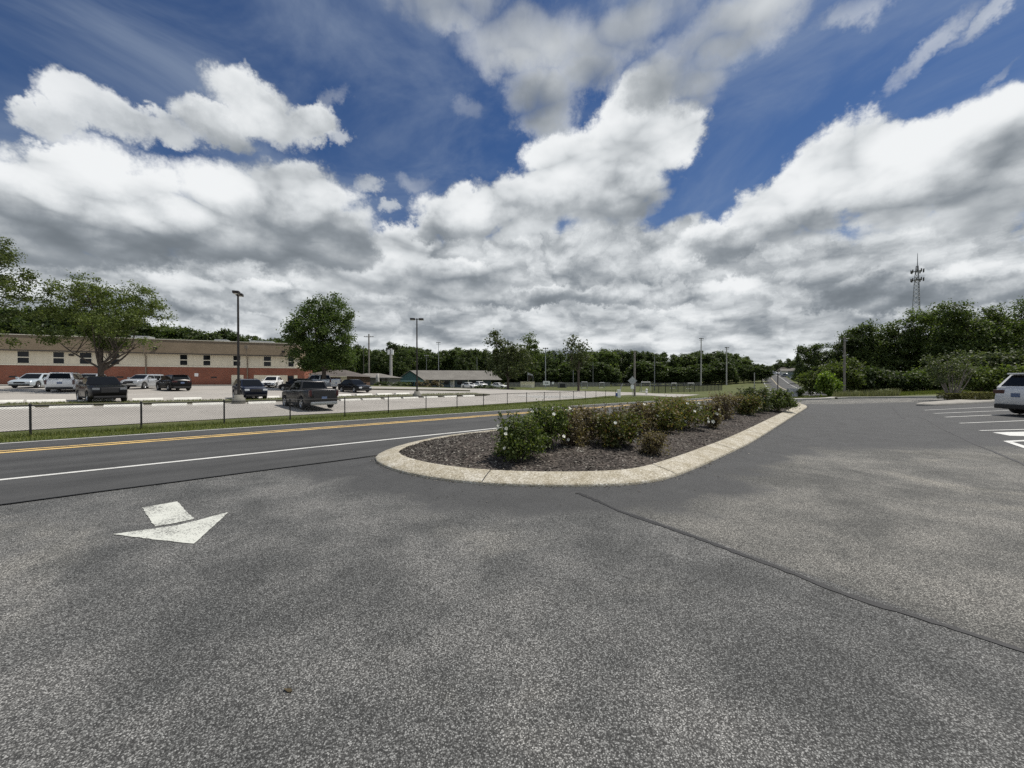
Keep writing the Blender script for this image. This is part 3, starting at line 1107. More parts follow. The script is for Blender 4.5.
kerb_ring(ISLS, KP, 'island_kerb')
# dark contraction joints across the kerb
jm = MB()
Lk = 0.0
inn = offset_loop(ISLS, IN * 0.455)
for i in range(len(ISLS)):
    Lk += (ISLS[i] - ISLS[i - 1]).length
    if Lk > 3.1:
        Lk = 0.0
        a, b = ISLS[i], inn[i]
        d = (ISLS[(i + 1) % len(ISLS)] - ISLS[i - 1]).normalized() * 0.008
        pr = [(0.0, -0.01), (0.014, 0.0445), (0.10, 0.0685), (0.25, 0.1025), (0.40, 0.1285), (0.45, 0.1325)]
        for (u0, h0), (u1, h1) in zip(pr, pr[1:]):
            q0, q1 = a.lerp(b, u0 / 0.455), a.lerp(b, u1 / 0.455)
            jm.add([(q.x + sg * d.x, q.y + sg * d.y, hgt(q.x, q.y) + h) for q, h in ((q0, h0), (q1, h1)) for sg in (-1, 1)], [(0, 1, 3, 2)])
o = jm.build('kerb_joint', M['sealant']); o['kind'] = 'structure'

MULCH = offset_loop(ISLS, IN * 0.43)
cen = sum(MULCH, Vector()) / len(MULCH)
def inside(p, poly):
    c = False
    j = len(poly) - 1
    for i in range(len(poly)):
        a, b = poly[i], poly[j]
        if (a.y > p[1]) != (b.y > p[1]) and p[0] < (b.x - a.x) * (p[1] - a.y) / (b.y - a.y) + a.x:
            c = not c
        j = i
    return c
def mulch_h(x, y):
    d = seg_dist(Vector((x, y, 0)), MULCH_C)
    return hgt(x, y) + 0.095 + 0.10 * sm(0, 1.2, d) + 0.022 * mnoise.noise(Vector((x * 2.2, y * 2.2, 0)))
MULCH_C = smooth_loop(MULCH[::3], 1)
bm = bmesh.new()
f = bm.faces.new([bm.verts.new((p.x, p.y, 0)) for p in MULCH])
bmesh.ops.triangulate(bm, faces=bm.faces[:])
x0, x1 = min(p.x for p in MULCH), max(p.x for p in MULCH)
y0, y1 = min(p.y for p in MULCH), max(p.y for p in MULCH)
c = math.floor(x0)
while c < x1:
    bmesh.ops.bisect_plane(bm, geom=bm.verts[:] + bm.edges[:] + bm.faces[:], plane_co=(c, 0, 0), plane_no=(1, 0, 0)); c += 0.25 if c < 6 else 0.5
c = math.floor(y0)
while c < y1:
    bmesh.ops.bisect_plane(bm, geom=bm.verts[:] + bm.edges[:] + bm.faces[:], plane_co=(0, c, 0), plane_no=(0, 1, 0)); c += 0.25 if c < 10 else 0.5
for p in bm.verts:
    p.co.z = mulch_h(p.co.x, p.co.y)
bm.normal_update()
me = bpy.data.meshes.new('mulch_bed'); bm.to_mesh(me); bm.free()
for p in me.polygons: p.use_smooth = True
me.materials.append(M['mulch'])
o = bpy.data.objects.new('mulch_bed', me); COL.objects.link(o); o['kind'] = 'structure'
recalc(o)
if o.data.polygons[0].normal.z < 0:
    o.data.flip_normals()
# loose bark on the bed
mb = MB()
r = random.Random(31)
cnt = 0
while cnt < 19000:
    # thicker where the camera is near
    k = r.random() ** 2.0
    x = lerp(x0, x1, k); y = r.uniform(y0, y1)
    if not inside((x, y), MULCH): continue
    cnt += 1
    z = mulch_h(x, y) + r.uniform(0.0, 0.012)
    L, w = r.uniform(0.014, 0.040), r.uniform(0.006, 0.015)
    a = r.uniform(0, math.pi); e = r.uniform(-.5, .5); ro = r.uniform(-.6, .6)
    u = Vector((math.cos(a) * math.cos(e), math.sin(a) * math.cos(e), math.sin(e)))
    v_ = u.cross(Vector((math.sin(ro), 0, math.cos(ro)))).normalized()
    c = Vector((x, y, z))
    mb.add([c - u * L - v_ * w, c + u * L - v_ * w * .6, c + u * L + v_ * w, c - u * L + v_ * w], [(0, 1, 2, 3)])
o = mb.build('bark_mulch', M['chip']); o['kind'] = 'stuff'

# bits of bark and grit washed along the foot of the kerb
mb = MB()
r = random.Random(55)
for k in range(2600):
    i = r.randrange(len(ISLS))
    a, b = ISLS[i], ISLS[(i + 1) % len(ISLS)]
    p = a.lerp(b, r.random())
    t_ = (b - a).normalized()
    p = p + Vector((t_.y, -t_.x, 0)) * IN * (abs(r.gauss(0, .06)) + .004 if r.random() < .85 else r.uniform(0, .9))
    s_ = r.uniform(.004, .016)
    an = r.uniform(0, 6.28)
    u = Vector((math.cos(an), math.sin(an), 0)) * s_
    w_ = Vector((-math.sin(an), math.cos(an), 0)) * s_ * r.uniform(.3, .8)
    z = hgt(p.x, p.y) + .004 + r.uniform(0, .008)
    c = Vector((p.x, p.y, z))
    mb.add([c - u - w_, c + u - w_ + Vector((0, 0, .006)), c + u + w_ + Vector((0, 0, .004)), c - u + w_], [(0, 1, 2, 3)])
o = mb.build('debris', M['chip']); o['kind'] = 'stuff'

# ---- far kerbs on the right
def kerb_line(pts, w, h, name, m=None):
    P = [Vector((p[0], p[1], 0)) for p in pts]
    mb = MB(); vs = []
    for i, p in enumerate(P):
        d = (P[min(i + 1, len(P) - 1)] - P[max(i - 1, 0)]).normalized()
        n_ = Vector((-d.y, d.x, 0))
        z = hgt(p.x, p.y)
        for o_, hh in ((-w / 2, -.05), (-w / 2 + .01, h - .02), (-w / 2 + .05, h), (w / 2 - .05, h), (w / 2, -.05)):
            q = p + n_ * o_
            vs.append((q.x, q.y, z + hh))
    fs = [(5 * i + j, 5 * i + 5 + j, 5 * i + 6 + j, 5 * i + 1 + j) for i in range(len(P) - 1) for j in range(4)]
    mb.add(vs, fs)
    o = mb.build(name, m or M['concrete']); o['kind'] = 'structure'
    recalc(o)
kerb_line([G(786, 400.6), G(800, 400.1), G(815, 399.9), G(828, 399.3), G(834, 398.5)], 0.5, 0.16, 'far_kerb')
kerb_line([G(836, 398.8), G(850, 398.4), G(880, 398.2), G(930, 397.7), G(985, 397.5), G(1024, 397.2), G(1100, 397)], 0.35, 0.15, 'far_kerb')
# end cap of the stalls: a thin kerbed bed with clipped box
CAP = [G(914, 405.2), G(926, 403.7), G(944, 402.3), G(966, 400.9), G(992, 399.6), G(1030, 398.4), G(1030, 400.6), G(1000, 402.2), G(975, 403.8), G(950, 405.2), G(930, 406.2), G(917, 406.3)]
capl = smooth_loop(resample(CAP, 0.5), 3)
_a2 = sum(a.x * b.y - b.x * a.y for a, b in zip(capl, capl[1:] + capl[:1]))
_IN = IN
IN = 1.0 if _a2 > 0 else -1.0
kerb_ring(capl, [(0.0, -0.06), (0.01, 0.06), (0.05, 0.12), (0.12, 0.135), (0.45, 0.135), (0.5, 0.10)], 'stall_end_kerb', M['cap_concrete'])
mb = MB(); mb.poly([(p.x, p.y, hgt(p.x, p.y) + 0.128) for p in offset_loop(capl, IN * 0.2)])
o = mb.build('stall_end_bed', M['cap_concrete']); o['kind'] = 'structure'; recalc(o)
IN = _IN
# the mound under the school's sign
mb = MB()
mc = at(524, 77)
for_v = []
for i in range(9):
    for k in range(24):
        a = 2 * math.pi * k / 24
        rr = i / 8
        x, y = mc.x + math.cos(a) * 5.2 * rr, mc.y + math.sin(a) * 3.6 * rr
        for_v.append((x, y, hgt(x, y) - 0.05 + 0.55 * (1 - rr * rr)))
mb.add(for_v, [(i * 24 + k, i * 24 + (k + 1) % 24, (i + 1) * 24 + (k + 1) % 24, (i + 1) * 24 + k) for i in range(8) for k in range(24)], 0, True)
o = mb.build('sign_mound', M['grass']); o['kind'] = 'structure'; recalc(o)
# ------------------------------------------------------------------ chain-link fence along the school lot
def fence_pt(px):
    """Where the fence line crosses this column."""
    r_ = (px - 512.0) / F
    k = (r_ * FA[1] - FA[0]) / (FU[0] - r_ * FU[1])
    x, y = FA[0] + FU[0] * k, FA[1] + FU[1] * k
    return Vector((x, y, hgt(x, y)))
fpx = [30, 141, 224, 290, 344.7, 388.3, 426, 457, 483.5, 507.3, 526.6, 544.3, 560, 573.4, 585.5, 596, 605.6, 615.6]
fp = [fence_pt(p) for p in fpx]
d0 = (fp[1] - fp[0]).length
prev = [Vector((*xy(-3.6 - k * 3.0, 20.2 - 0.2345 * min(2.0, k * 3.0) * 0 - 0.25), 0)) for k in (3, 2, 1)]
for q in prev: q.z = hgt(q.x, q.y)
fp = prev + fp
FH = 1.02
fence = thing('chain_link_fence', 'low black chain link fence on the grass between road and school lot', 'fence', fp[3])
inv = -fp[3]
for p in fp:
    mb = MB()
    mb.tube([p + inv + Vector((0, 0, -.1)), p + inv + Vector((0, 0, FH + .03))], 0.030, 8)
    mb.lathe([(0.034, 0), (0.036, 0.03), (0.02, 0.055), (0.0, 0.06)], 8, Matrix.Translation(p + inv + Vector((0, 0, FH + .02))))
    mb.build('post', M['black_metal'], fence)
mb = MB()
mb.tube([p + inv + Vector((0, 0, FH)) for p in fp], 0.021, 6)
mb.build('top_rail', M['black_metal'], fence)
mb = MB()
r = random.Random(2)
for a, b in zip(fp, fp[1:]):
    L = (Vector((b.x, b.y)) - Vector((a.x, a.y))).length
    d = (b - a) / L
    pitch = 0.075 if a.y < 22 else 0.11
    w = 0.0032
    n = int(L / pitch)
    for k in range(-int(FH / pitch), n):
        for dirn in (1, -1):
            # a wire that climbs at 45 degrees, cut to this bay
            u0, u1 = k * pitch, k * pitch + FH
            h0, h1 = 0.03, FH
            lo, hi = max(u0, 0), min(u1, L)
            if hi - lo < 0.02: continue
            ha, hb = h0 + (h1 - h0) * (lo - u0) / FH, h0 + (h1 - h0) * (hi - u0) / FH
            if dirn < 0: ha, hb = FH + 0.03 - ha, FH + 0.03 - hb
            A, B = a + d * lo + Vector((0, 0, ha)) + inv, a + d * hi + Vector((0, 0, hb)) + inv
            off = Vector((0, 0, w))
            sd = Vector((-d.y, d.x, 0)) * (0.002 * dirn)
            mb.add([A - off + sd, B - off + sd, B + off + sd, A + off + sd], [(0, 1, 2, 3)])
mb.build('wire_mesh', M['wire'], fence)

# ------------------------------------------------------------------ lamps and poles
def lamp_post(px, base_y, top_y, dist, rz, label):
    b = at(px, dist)
    H = zpix(top_y, dist) - b.z
    t = thing('parking_lot_lamp', label, 'lamp post', b, rz, 'lamp posts of the school lot')
    mb = MB(); mb.lathe([(0.0, -.2), (0.42, -.2), (0.40, 0.40), (0.30, 0.44), (0.28, 0.62), (0.0, 0.66)], 20)
    mb.build('base', M['base_concrete'], t)
    mb = MB()
    mb.tube([(0, 0, 0.6), (0, 0, H * .5), (0, 0, H - .05)], [0.085, 0.075, 0.06], 10)
    mb.box(-.15, .15, -.15, .15, 0.66, 0.70)
    mb.build('pole', M['bronze'], t)
    for sg in (-1, 1):
        mb = MB()
        mb.tube([(0.05 * sg, 0, H - .14), (0.22 * sg, 0, H - .12)], 0.03, 6)
        mb.bbox(*((0.18, 0.66) if sg > 0 else (-0.66, -0.18)), -.20, .20, H - .22, H - .04, 0.03)
        hd = mb.build('lamp_head', M['bronze'], t)
        mb = MB()
        mb.box(*((0.24, 0.60) if sg > 0 else (-0.60, -0.24)), -.15, .15, H - .232, H - .222)
        mb.build('lens', M['glass_head'], hd)
    return t
lamp_post(238.5, 403, 292, 27.5, R(112), 'tall bronze twin-head lamp post in front of the brick school building')
lamp_post(417, 397, 318, 39.0, R(8), 'tall bronze twin-head lamp post in front of the grey gabled building')

def light_pole(px, top_y, dist, label, m='galv', rad=0.11, head=True, name='floodlight_pole', group='light poles round the playing field'):
    b = at(px, dist)
    H = zpix(top_y, dist) - b.z
    t = thing(name, label, 'light pole', b, 0, group)
    mb = MB(); mb.tube([(0, 0, -.2), (0, 0, H * .5), (0, 0, H)], [rad * 1.25, rad * 1.05, rad * .8], 8)
    mb.build('pole', M[m], t)
    if head:
        mb = MB(); mb.bbox(-.75, .75, -.06, .06, H - .30, H - .20, .02)
        mb.box(-.75, .75, -.05, .05, H - .95, H - .87)
        mb.build('crossarm', M['grey_metal'], t)
        for x in (-.55, 0, .55):
            mb = MB(); mb.lathe([(0.0, 0.30), (0.10, 0.28), (0.24, 0.02), (0.22, 0.0), (0.0, 0.0)], 10, Matrix.Translation((x, -.18, H - .28)) @ Matrix.Rotation(R(60), 4, 'X'))
            mb.build('floodlight', M['grey_metal'], t)
    return t
light_pole(438.6, 342, 140, 'tall field light pole rising behind the roof of the grey gabled building')
light_pole(545.5, 347.5, 110, 'field light pole standing above the small white banner')
light_pole(701, 338, 135, 'tallest pale field light pole, before the wood at the field\'s far right', 'pale_pole', .2)
light_pole(726.5, 347, 138, 'shorter pale light pole just right of the tallest field pole', 'pale_pole', .2)
light_pole(654.5, 356, 90, 'slim bare grey pole behind the dark field fence', 'grey_metal', .09, False, 'metal_pole', 'bare poles by the field')
light_pole(573.2, 362, 115, 'slim bare grey pole just left of the sparse tall tree', 'grey_metal', .09, False, 'metal_pole', 'bare poles by the field')
light_pole(477, 357, 130, 'short slim pole seen above the right end of the gabled roof', 'grey_metal', .08, False, 'metal_pole', 'bare poles by the field')
light_pole(426.5, 355, 130, 'short slim pole with floodlights just right of the lamp post at the gabled building', 'grey_metal', .08, True)
light_pole(593, 362, 125, 'slim bare pole just right of the sparse tall tree', 'grey_metal', .07, False, 'metal_pole', 'bare poles by the field')
light_pole(363.6, 347, 112, 'thin dark pole left of the wooden pole with a crossarm', 'dark_pole', .12, False, 'metal_pole', 'bare poles by the field')
light_pole(754.4, 372.5, 100, 'short thin pale post near the left edge of the hill road', 'pale_pole', .10, False, 'metal_pole', 'bare poles by the field')

def utility_pole(px, top_y, dist, label, arm=True, m='wood_pole', rad=0.16, rz=0.0):
    b = at(px, dist)
    H = zpix(top_y, dist) - b.z
    t = thing('utility_pole', label, 'utility pole', b, rz, 'utility poles')
    mb = MB(); mb.tube([(0, 0, -.3), (0, 0, H * .5), (0, 0, H)], [rad, rad * .85, rad * .68], 10)
    mb.build('pole', M[m], t)
    if arm:
        mb = MB(); mb.box(-1.2, 1.2, -.16, -.06, H - .75, H - .62)
        mb.build('crossarm', M[m], t)
        for x in (-1.05, -.45, .45, 1.05):
            mb = MB(); mb.lathe([(0.0, 0), (.045, .0), (.06, .05), (.035, .09), (.05, .14), (0, .17)], 8, Matrix.Translation((x, -.11, H - .62)))
            mb.build('insulator', M['grey_metal'], t)
    return t, b, H
utility_pole(369.0, 334, 95, 'weathered utility pole with a crossarm behind the low grey building', True, 'wood_pole', .22)
pole_c, pc, HC = utility_pole(634.6, 351, 58, 'bare weathered pole beside the diamond sign on the verge', False, 'wood_pole', .17)
pole_r, pr_, HR = utility_pole(844.4, 337, 48, 'weathered utility pole standing before the trees on the right', False, 'wood_pole', .15)
mb = MB(); mb.bbox(-.12, .30, -.10, .06, HR - .55, HR - .38, .03); mb.tube([(0, 0, HR - .3), (.5, -.1, HR - .18)], .03, 6)
mb.build('bracket', M['grey_metal'], pole_r)
# the pole with the guy wire: wire, and the pale sleeve that guards its foot
g0 = at(617.4, 58)
guy = thing('guy_wire', 'slanting guy wire with a pale guard sleeve beside the diamond sign', 'guy wire', g0)
topv = pc + Vector((0, 0, HC - .4)) - g0
mb = MB(); mb.tube([Vector((0, 0, -.1)), topv], .012, 5); mb.build('wire', M['wire'], guy)
mb = MB(); mb.tube([topv * 0.01, topv * 0.30], .085, 8); mb.build('guard_sleeve', M['pale_pole'], guy)

# overhead wires to the right-hand pole
def cable(a, b, sag, label):
    mb = MB()
    c0 = Vector(a)
    pts = []
    for k in range(25):
        t = k / 24
        p = Vector(a).lerp(Vector(b), t); p.z -= sag * 4 * t * (1 - t)
        pts.append(p - c0)
    mb.tube(pts, .022, 4)
    o = mb.build('overhead_cable', M['wire'], None, c0)
    tag(o, label, 'cable', 'cables over the hill road')
topr = pr_ + Vector((0, 0, HR - .2))
farp = at(764, 190)
cable(topr, (farp.x, farp.y, zpix(362, 190)), 2.2, 'upper thin black cable running from the right-hand pole to the hill')
cable(topr - Vector((0, 0, .5)), (farp.x, farp.y, zpix(365, 190)), 2.6, 'lower thin black cable running from the right-hand pole to the hill')

# pale thick pole with two white boxes behind the low grey building
b = at(391, 92)
t = thing('siren_pole', 'thick pale concrete pole with two white boxes at its top', 'pole', b)
H = zpix(348.5, 92) - b.z
mb = MB(); mb.tube([(0, 0, -.2), (0, 0, H * .5), (0, 0, H)], [.36, .33, .28], 12); mb.build('pole', M['pale_pole'], t)
for x in (-.45, .45):
    mb = MB(); mb.bbox(x - .24, x + .24, -.5, -.1, H - 1.5, H - .35, .05); mb.build('box', M['white_plastic'], t)

# ------------------------------------------------------------------ wheel stops along the median
mbx = MB()
prof = [(-.24, -.02), (-.20, .05), (-.075, .145), (.075, .145), (.20, .05), (.24, -.02)]
mbx.prism([(-.85, y_, z_) for y_, z_ in prof], (1.7, 0, 0))
stop_me = mbx.build('wheel_stop', M['stop_white'])
stop_proto = stop_me
first = True
def median_at(px, side):
    my = interp(med_px, px)
    k = (my - 381.0) / 25.0
    p = G(px, my + (3.4 if side < 0 else -3.7) * k)
    q = G(px + 6, interp(med_px, px + 6) + (3.4 if side < 0 else -3.7) * k)
    return Vector((p.x, p.y, hgt(p.x, p.y) + .01)), math.atan2(q.y - p.y, q.x - p.x)
ORD = ['first', 'second', 'third', 'fourth', 'fifth', 'sixth', 'seventh', 'eighth', 'ninth', 'tenth', 'eleventh']
near_x = [10, 72, 124, 170, 209, 262, 300, 325, 350, 371, 392, 410, 430, 450, 468]
far_x = [3, 47, 96, 148, 188, 268, 303, 342, 364, 384, 402]
for side, xs, nm in ((-1, near_x, 'near'), (1, far_x, 'far')):
    left = [x for x in xs if x < 239]; right = [x for x in xs if x > 239]
    for x in xs:
        p, a = median_at(x, side)
        o = stop_proto if first else stop_proto.copy()
        if not first: COL.objects.link(o)
        first = False
        o.location = p; o.rotation_euler = (0, 0, a)
        if x < 239: w = ORD[len(left) - 1 - left.index(x)] + ' on the left of'
        else: w = ORD[right.index(x)] + ' on the right of'
        tag(o, 'white wheel stop, %s the nearer lamp post, %s edge of median' % (w, nm), 'wheel stop', 'wheel stops along the lot median')

# ------------------------------------------------------------------ signs and small things by the road
def sign_post(px, dist, label, name='road_sign', cat='road sign'):
    return thing(name, label, cat, at(px, dist), math.atan2((px - 512), F) * -1)
t = sign_post(632.4, 57, 'grey back of a diamond road sign with a small plate on its post')
L0 = t.location.z
mb = MB(); mb.box(-.03, .03, .02, .06, -.2, zpix(376, 57) - L0); mb.build('post', M['galv'], t)
s_ = .66
zc_ = zpix(380.8, 57) - L0
mb = MB(); mb.prism([(0, 0, zc_ - s_), (s_, 0, zc_), (0, 0, zc_ + s_), (-s_, 0, zc_)], (0, .012, 0)); mb.build('diamond_plate', M['sign_grey'], t)
z0, z1 = zpix(389, 57) - L0, zpix(385, 57) - L0
mb = MB(); mb.box(-.23, .23, 0.0, .015, z0, z1); mb.build('lower_plate', M['white_plastic'], t)

b = at(619, 55)
t = thing('utility_pedestal', 'white utility pedestal with a blue side panel on the roadside grass', 'utility box', b, R(-10))
mb = MB(); mb.bbox(-.22, .22, -.18, .18, -.1, .98, .05); mb.bbox(-.26, .26, -.22, .22, .98, 1.08, .03); mb.build('cabinet', M['white_plastic'], t)
mb = MB(); mb.bbox(-.46, -.225, -.17, .12, .12, .62, .04); mb.build('side_panel', M['blue_plastic'], t)
b = at(646.6, 68)
t = thing('marker_post', 'white round-topped marker post in front of the field fence', 'post', b)
mb = MB(); mb.lathe([(.0, -.1), (.17, -.1), (.17, .85), (.14, .95), (.0, 1.0)], 14); mb.build('shaft', M['white_plastic'], t)
mb = MB(); mb.lathe([(.175, .70), (.178, .72), (.178, .78), (.175, .80)], 14); mb.build('band', M['grey_metal'], t)

# dark slim sign seen edge-on by the entrance
b = at(777.8, 44)
t = thing('road_sign', 'dark road sign seen edge-on before the hill road', 'road sign', b, R(-34.5))
H = zpix(373.5, 44) - b.z
mb = MB(); mb.box(-.045, .045, -.045, .045, -.2, H); mb.build('post', M['bronze'], t)
mb = MB(); mb.box(.046, .056, -.32, .32, H - .62, H); mb.build('sign_plate', M['bronze'], t)
# utility cabinets by the drive
for px, w, lab in ((790.3, .5, 'slim grey utility cabinet nearest the island shrubs'), (794.2, .6, 'wider grey utility cabinet beside the round dark bush')):
    b = at(px, 42)
    t = thing('utility_cabinet', lab, 'utility box', b, R(-20), 'cabinets by the far drive')
    mb = MB(); mb.bbox(-w / 2, w / 2, -.2, .2, -.1, 1.0, .03); mb.build('cabinet', M['grey_metal'], t)
    mb = MB(); mb.box(-w / 2 + .06, w / 2 - .06, -.212, -.20, .1, .9); mb.build('door', M['galv'], t)

# marquee sign of the school
b = at(527.5, 77); b.z += 0.42
t = thing('marquee_sign', 'cream school notice board in a dark frame on a grassy mound', 'sign', b, R(-3))
z0, z1 = zpix(389.2, 77) - b.z, zpix(381.6, 77) - b.z
for x in (-1.52, 1.42):
    mb = MB(); mb.box(x, x + .10, -.08, .08, -.3, z1 + .12); mb.build('post', M['bronze'], t)
mb = MB(); mb.box(-1.41, 1.41, -.10, .10, z1, z1 + .10); mb.build('top_rail', M['bronze'], t)
mb = MB(); mb.box(-1.41, 1.41, -.10, .10, z0 - .10, z0); mb.build('bottom_rail', M['bronze'], t)
mb = MB(); mb.box(-1.41, 1.41, -.06, .06, z0, z1); mb.build('board', M['sign_cream'], t)
mb = MB(); mb.box(-1.3, 1.3, -.075, -.062, z1 - .52, z1 - .10); mb.build('header_panel', simple('header_gold', (.62, .58, .40), .6, var=.2, scale=4), t)
LETTER = simple('letter_grey', (.32, .31, .26), .7, var=.1)
r = random.Random(3)
for k in range(3):
    mb = MB(); mb.box(-1.15, r.uniform(.5, 1.1), -.066, -.061, z0 + .15 + k * .27, z0 + .25 + k * .27)
    mb.build('lettering', LETTER, t)
b = at(530.5, 84)
t = thing('banner_frame', 'small pale banner hung between two thin posts behind the notice board', 'banner', b)
z1 = zpix(372, 84) - b.z
for x in (-.62, .55):
    mb = MB(); mb.tube([(x, 0, -.2), (x, 0, z1 if x < 0 else z1 - .7)], .035, 6); mb.build('post', M['galv'], t)
mb = MB()
vs = []
for i in range(9):
    u = i / 8
    for h in (0, 1):
        vs.append((-.6 + 1.15 * u, .05 * math.sin(u * 7), z1 - .12 - .45 * u - (.48 - .2 * u) * h))
mb.add(vs, [(2 * i, 2 * i + 2, 2 * i + 3, 2 * i + 1) for i in range(8)]); mb.build('cloth', M['sign_grey'], t)
# white banner with dark marks, and small white boards by the field
b = at(546.5, 104)
t = thing('field_banner', 'white banner with dark marks on the field fence', 'banner', b)
z0, z1 = zpix(385.2, 104) - b.z, zpix(381.0, 104) - b.z
mb = MB(); mb.box(-.92, .92, 0, .05, z0, z1); mb.build('panel', M['white_plastic'], t)
for x in (-.40, -.08, .24):
    mb = MB(); mb.box(x, x + .22, -.012, -.003, z0 + .35, z1 - .38); mb.build('printed_mark', M['grey_metal'], t)
for x in (-.85, .80):
    mb = MB(); mb.box(x, x + .06, .055, .11, -.2, z1 + .05); mb.build('post', M['grey_metal'], t)
b = at(553, 106)
t = thing('field_board', 'small white board right of the marked banner', 'banner', b)
mb = MB(); mb.box(-.3, .3, 0, .04, zpix(384.2, 106) - b.z, zpix(381.9, 106) - b.z); mb.build('panel', M['white_plastic'], t)
mb = MB(); mb.box(-.04, .04, .045, .10, -.2, zpix(382.2, 106) - b.z); mb.build('post', M['grey_metal'], t)

def goal(px, dist, w, top_y, label, rz=0.0):
    b = at(px, dist)
    t = thing('soccer_goal', label, 'goal', b, rz, 'goals on the playing field')
    H = zpix(top_y, dist) - b.z
    mb = MB()
    for x in (-w / 2, w / 2):
        mb.tube([(x, 0, -.05), (x, 0, H)], .07, 6)
        mb.tube([(x, 0, H), (x, 1.2, 0.05)], .05, 5)
    mb.tube([(-w / 2, 0, H), (w / 2, 0, H)], .07, 6)
    mb.tube([(-w / 2, 1.2, .05), (w / 2, 1.2, .05)], .05, 5)
    mb.build('frame', M['galv'], t)
goal(645.7, 82, 1.9, 382.2, 'pale goal frame standing just left of the slim bare pole')
goal(674, 110, 1.5, 383.2, 'small pale goal frame behind the middle of the dark field fence')
goal(691, 112, 1.7, 383.2, 'small pale goal frame beside the left of the tallest light pole')
goal(584.5, 100, 1.5, 382.0, 'small pale goal frame right of the sparse tall tree')
goal(602, 104, 1.3, 382.6, 'narrow pale goal frame out on the field left of the utility pedestal')
b = at(562.5, 112)
t = thing('field_shelter', 'low grey round-topped shelter on the far side of the field', 'shelter', b)
mb = MB()
prof = [(-1.25, 0), (-1.25, .75), (-1.0, 1.05), (0, 1.18), (1.0, 1.05), (1.25, .75), (1.25, 0)]
zb = zpix(384.8, 112) - b.z - .4
mb.prism([(x, 0, z + (zb if z else -.2)) for x, z in prof], (0, 1.6, 0)); mb.build('shell', M['grey_wall'], t)
mb = MB(); mb.box(-.8, .8, -.02, -.004, .0, zb + .7); mb.build('opening', M['dark_trim'], t)

# field fences
def panel_fence(pts, h, label, name, post_m, slat_m, gap=0.055, slat=.09, step=2.4):
    P = [Vector(p) for p in pts]
    t = thing(name, label, 'fence', P[0])
    for a, b in zip(P, P[1:]):
        L = (b - a).length
        n = max(1, round(L / step))
        d = (b - a) / L
        ang = math.atan2(d.y, d.x)
        for k in range(n + 1):
            p = a + d * (L * k / n) - P[0]
            p.z = hgt(p.x + P[0].x, p.y + P[0].y) - P[0].z
            mb = MB(); mb.box(-.04, .04, -.04, .04, -.1, h + .06, 0, Matrix.Translation(p) @ Matrix.Rotation(ang, 4, 'Z'))
            mb.build('post', post_m, t)
            if k < n:
                q = a + d * (L * (k + 1) / n) - P[0]
                q.z = hgt(q.x + P[0].x, q.y + P[0].y) - P[0].z
                mb = MB()
                LL = (q - p).length
                u = .08
                while u < LL - .08:
                    c = p.lerp(q, u / LL)
                    mb.box(-slat / 2, slat / 2, -.01, .01, .05, h, 0, Matrix.Translation(c) @ Matrix.Rotation(ang, 4, 'Z'))
                    u += slat + gap
                mb.build('slat_panel', slat_m, t)
    return t
panel_fence([at(652, 74), at(690, 82), at(722, 96)], 1.45, 'dark slatted fence along the near side of the playing field', 'field_fence', M['black_metal'], M['dark_trim'], .16, .09)
panel_fence([at(505, 116), at(560, 124), at(610, 132)], 1.5, 'long low grey fence across the back of the playing field', 'back_fence', M['grey_metal'], M['grey_wall'], .05, .16, 3.0)
panel_fence([at(612, 134), at(700, 140)], 1.3, 'long low grey fence at the foot of the wood', 'back_fence', M['grey_metal'], M['grey_wall'], .14, .12, 3.0)

# ------------------------------------------------------------------ school building
BROT = math.atan2(BD.y, BD.x)
ZB = 1.12
school = thing('school_building', 'long brick and cream school building with a brown roof band', 'building', (BL.x, BL.y, ZB), BROT)
def bx(px, off=0.0):
    """Distance along the front wall at a column of the photograph."""
    r_ = (px - 512.0) / F
    # BL + BD*k : x = r*y
    return (r_ * BL.y - BL.x) / (BD.x - r_ * BD.y)
LT = (BR - BL).length
X0, X1, X2 = -24.0, bx(297), bx(304.5)
hb, hs, hr = 2.48, 4.36, 6.30
mb = MB(); mb.box(X0, X2, 0, 16, -1.0, hb); mb.build('brick_wall', M['brick'], school)
mb = MB(); mb.box(X0, X1, .003, 15.9, hb + .16, hs); mb.build('upper_wall', M['cream'], school)
mb = MB(); mb.box(X0, X1 + .05, -.06, 16, hb + .002, hb + .158); mb.build('ledge', M['trim'], school)
mb = MB()
A = [(X0 - .5, -.55, hs), (X1 + .5, -.55, hs), (X1 + .5, 16.5, hs), (X0 - .5, 16.5, hs)]
B = [(X0, -.02, hr), (X1 + .02, -.02, hr), (X1 + .02, 16, hr), (X0, 16, hr)]
mb.add(A + B, [(0, 1, 5, 4), (1, 2, 6, 5), (2, 3, 7, 6), (3, 0, 4, 7), (4, 5, 6, 7), (3, 2, 1, 0)])
roof = mb.build('roof', M['brown_roof'], school)
mb = MB(); mb.box(X0 - .1, X1 + .1, -.10, 16.1, hr + .003, hr + .10); mb.build('coping', M['trim'], roof)
mb = MB(); mb.box(X0 - .5, X1 + .5, -.60, -.552, hs - .10, hs + .06); mb.build('fascia', simple('fascia_brown', (.085, .07, .055), .7), roof)
for x, w, h in ((bx(208), 1.6, .5), (bx(245), 3.2, .5), (bx(120), 2.0, .6)):
    mb = MB(); mb.bbox(x, x + w, 3, 5, hr + .1, hr + .1 + h, .05); mb.build('roof_unit', M['galv'], roof)
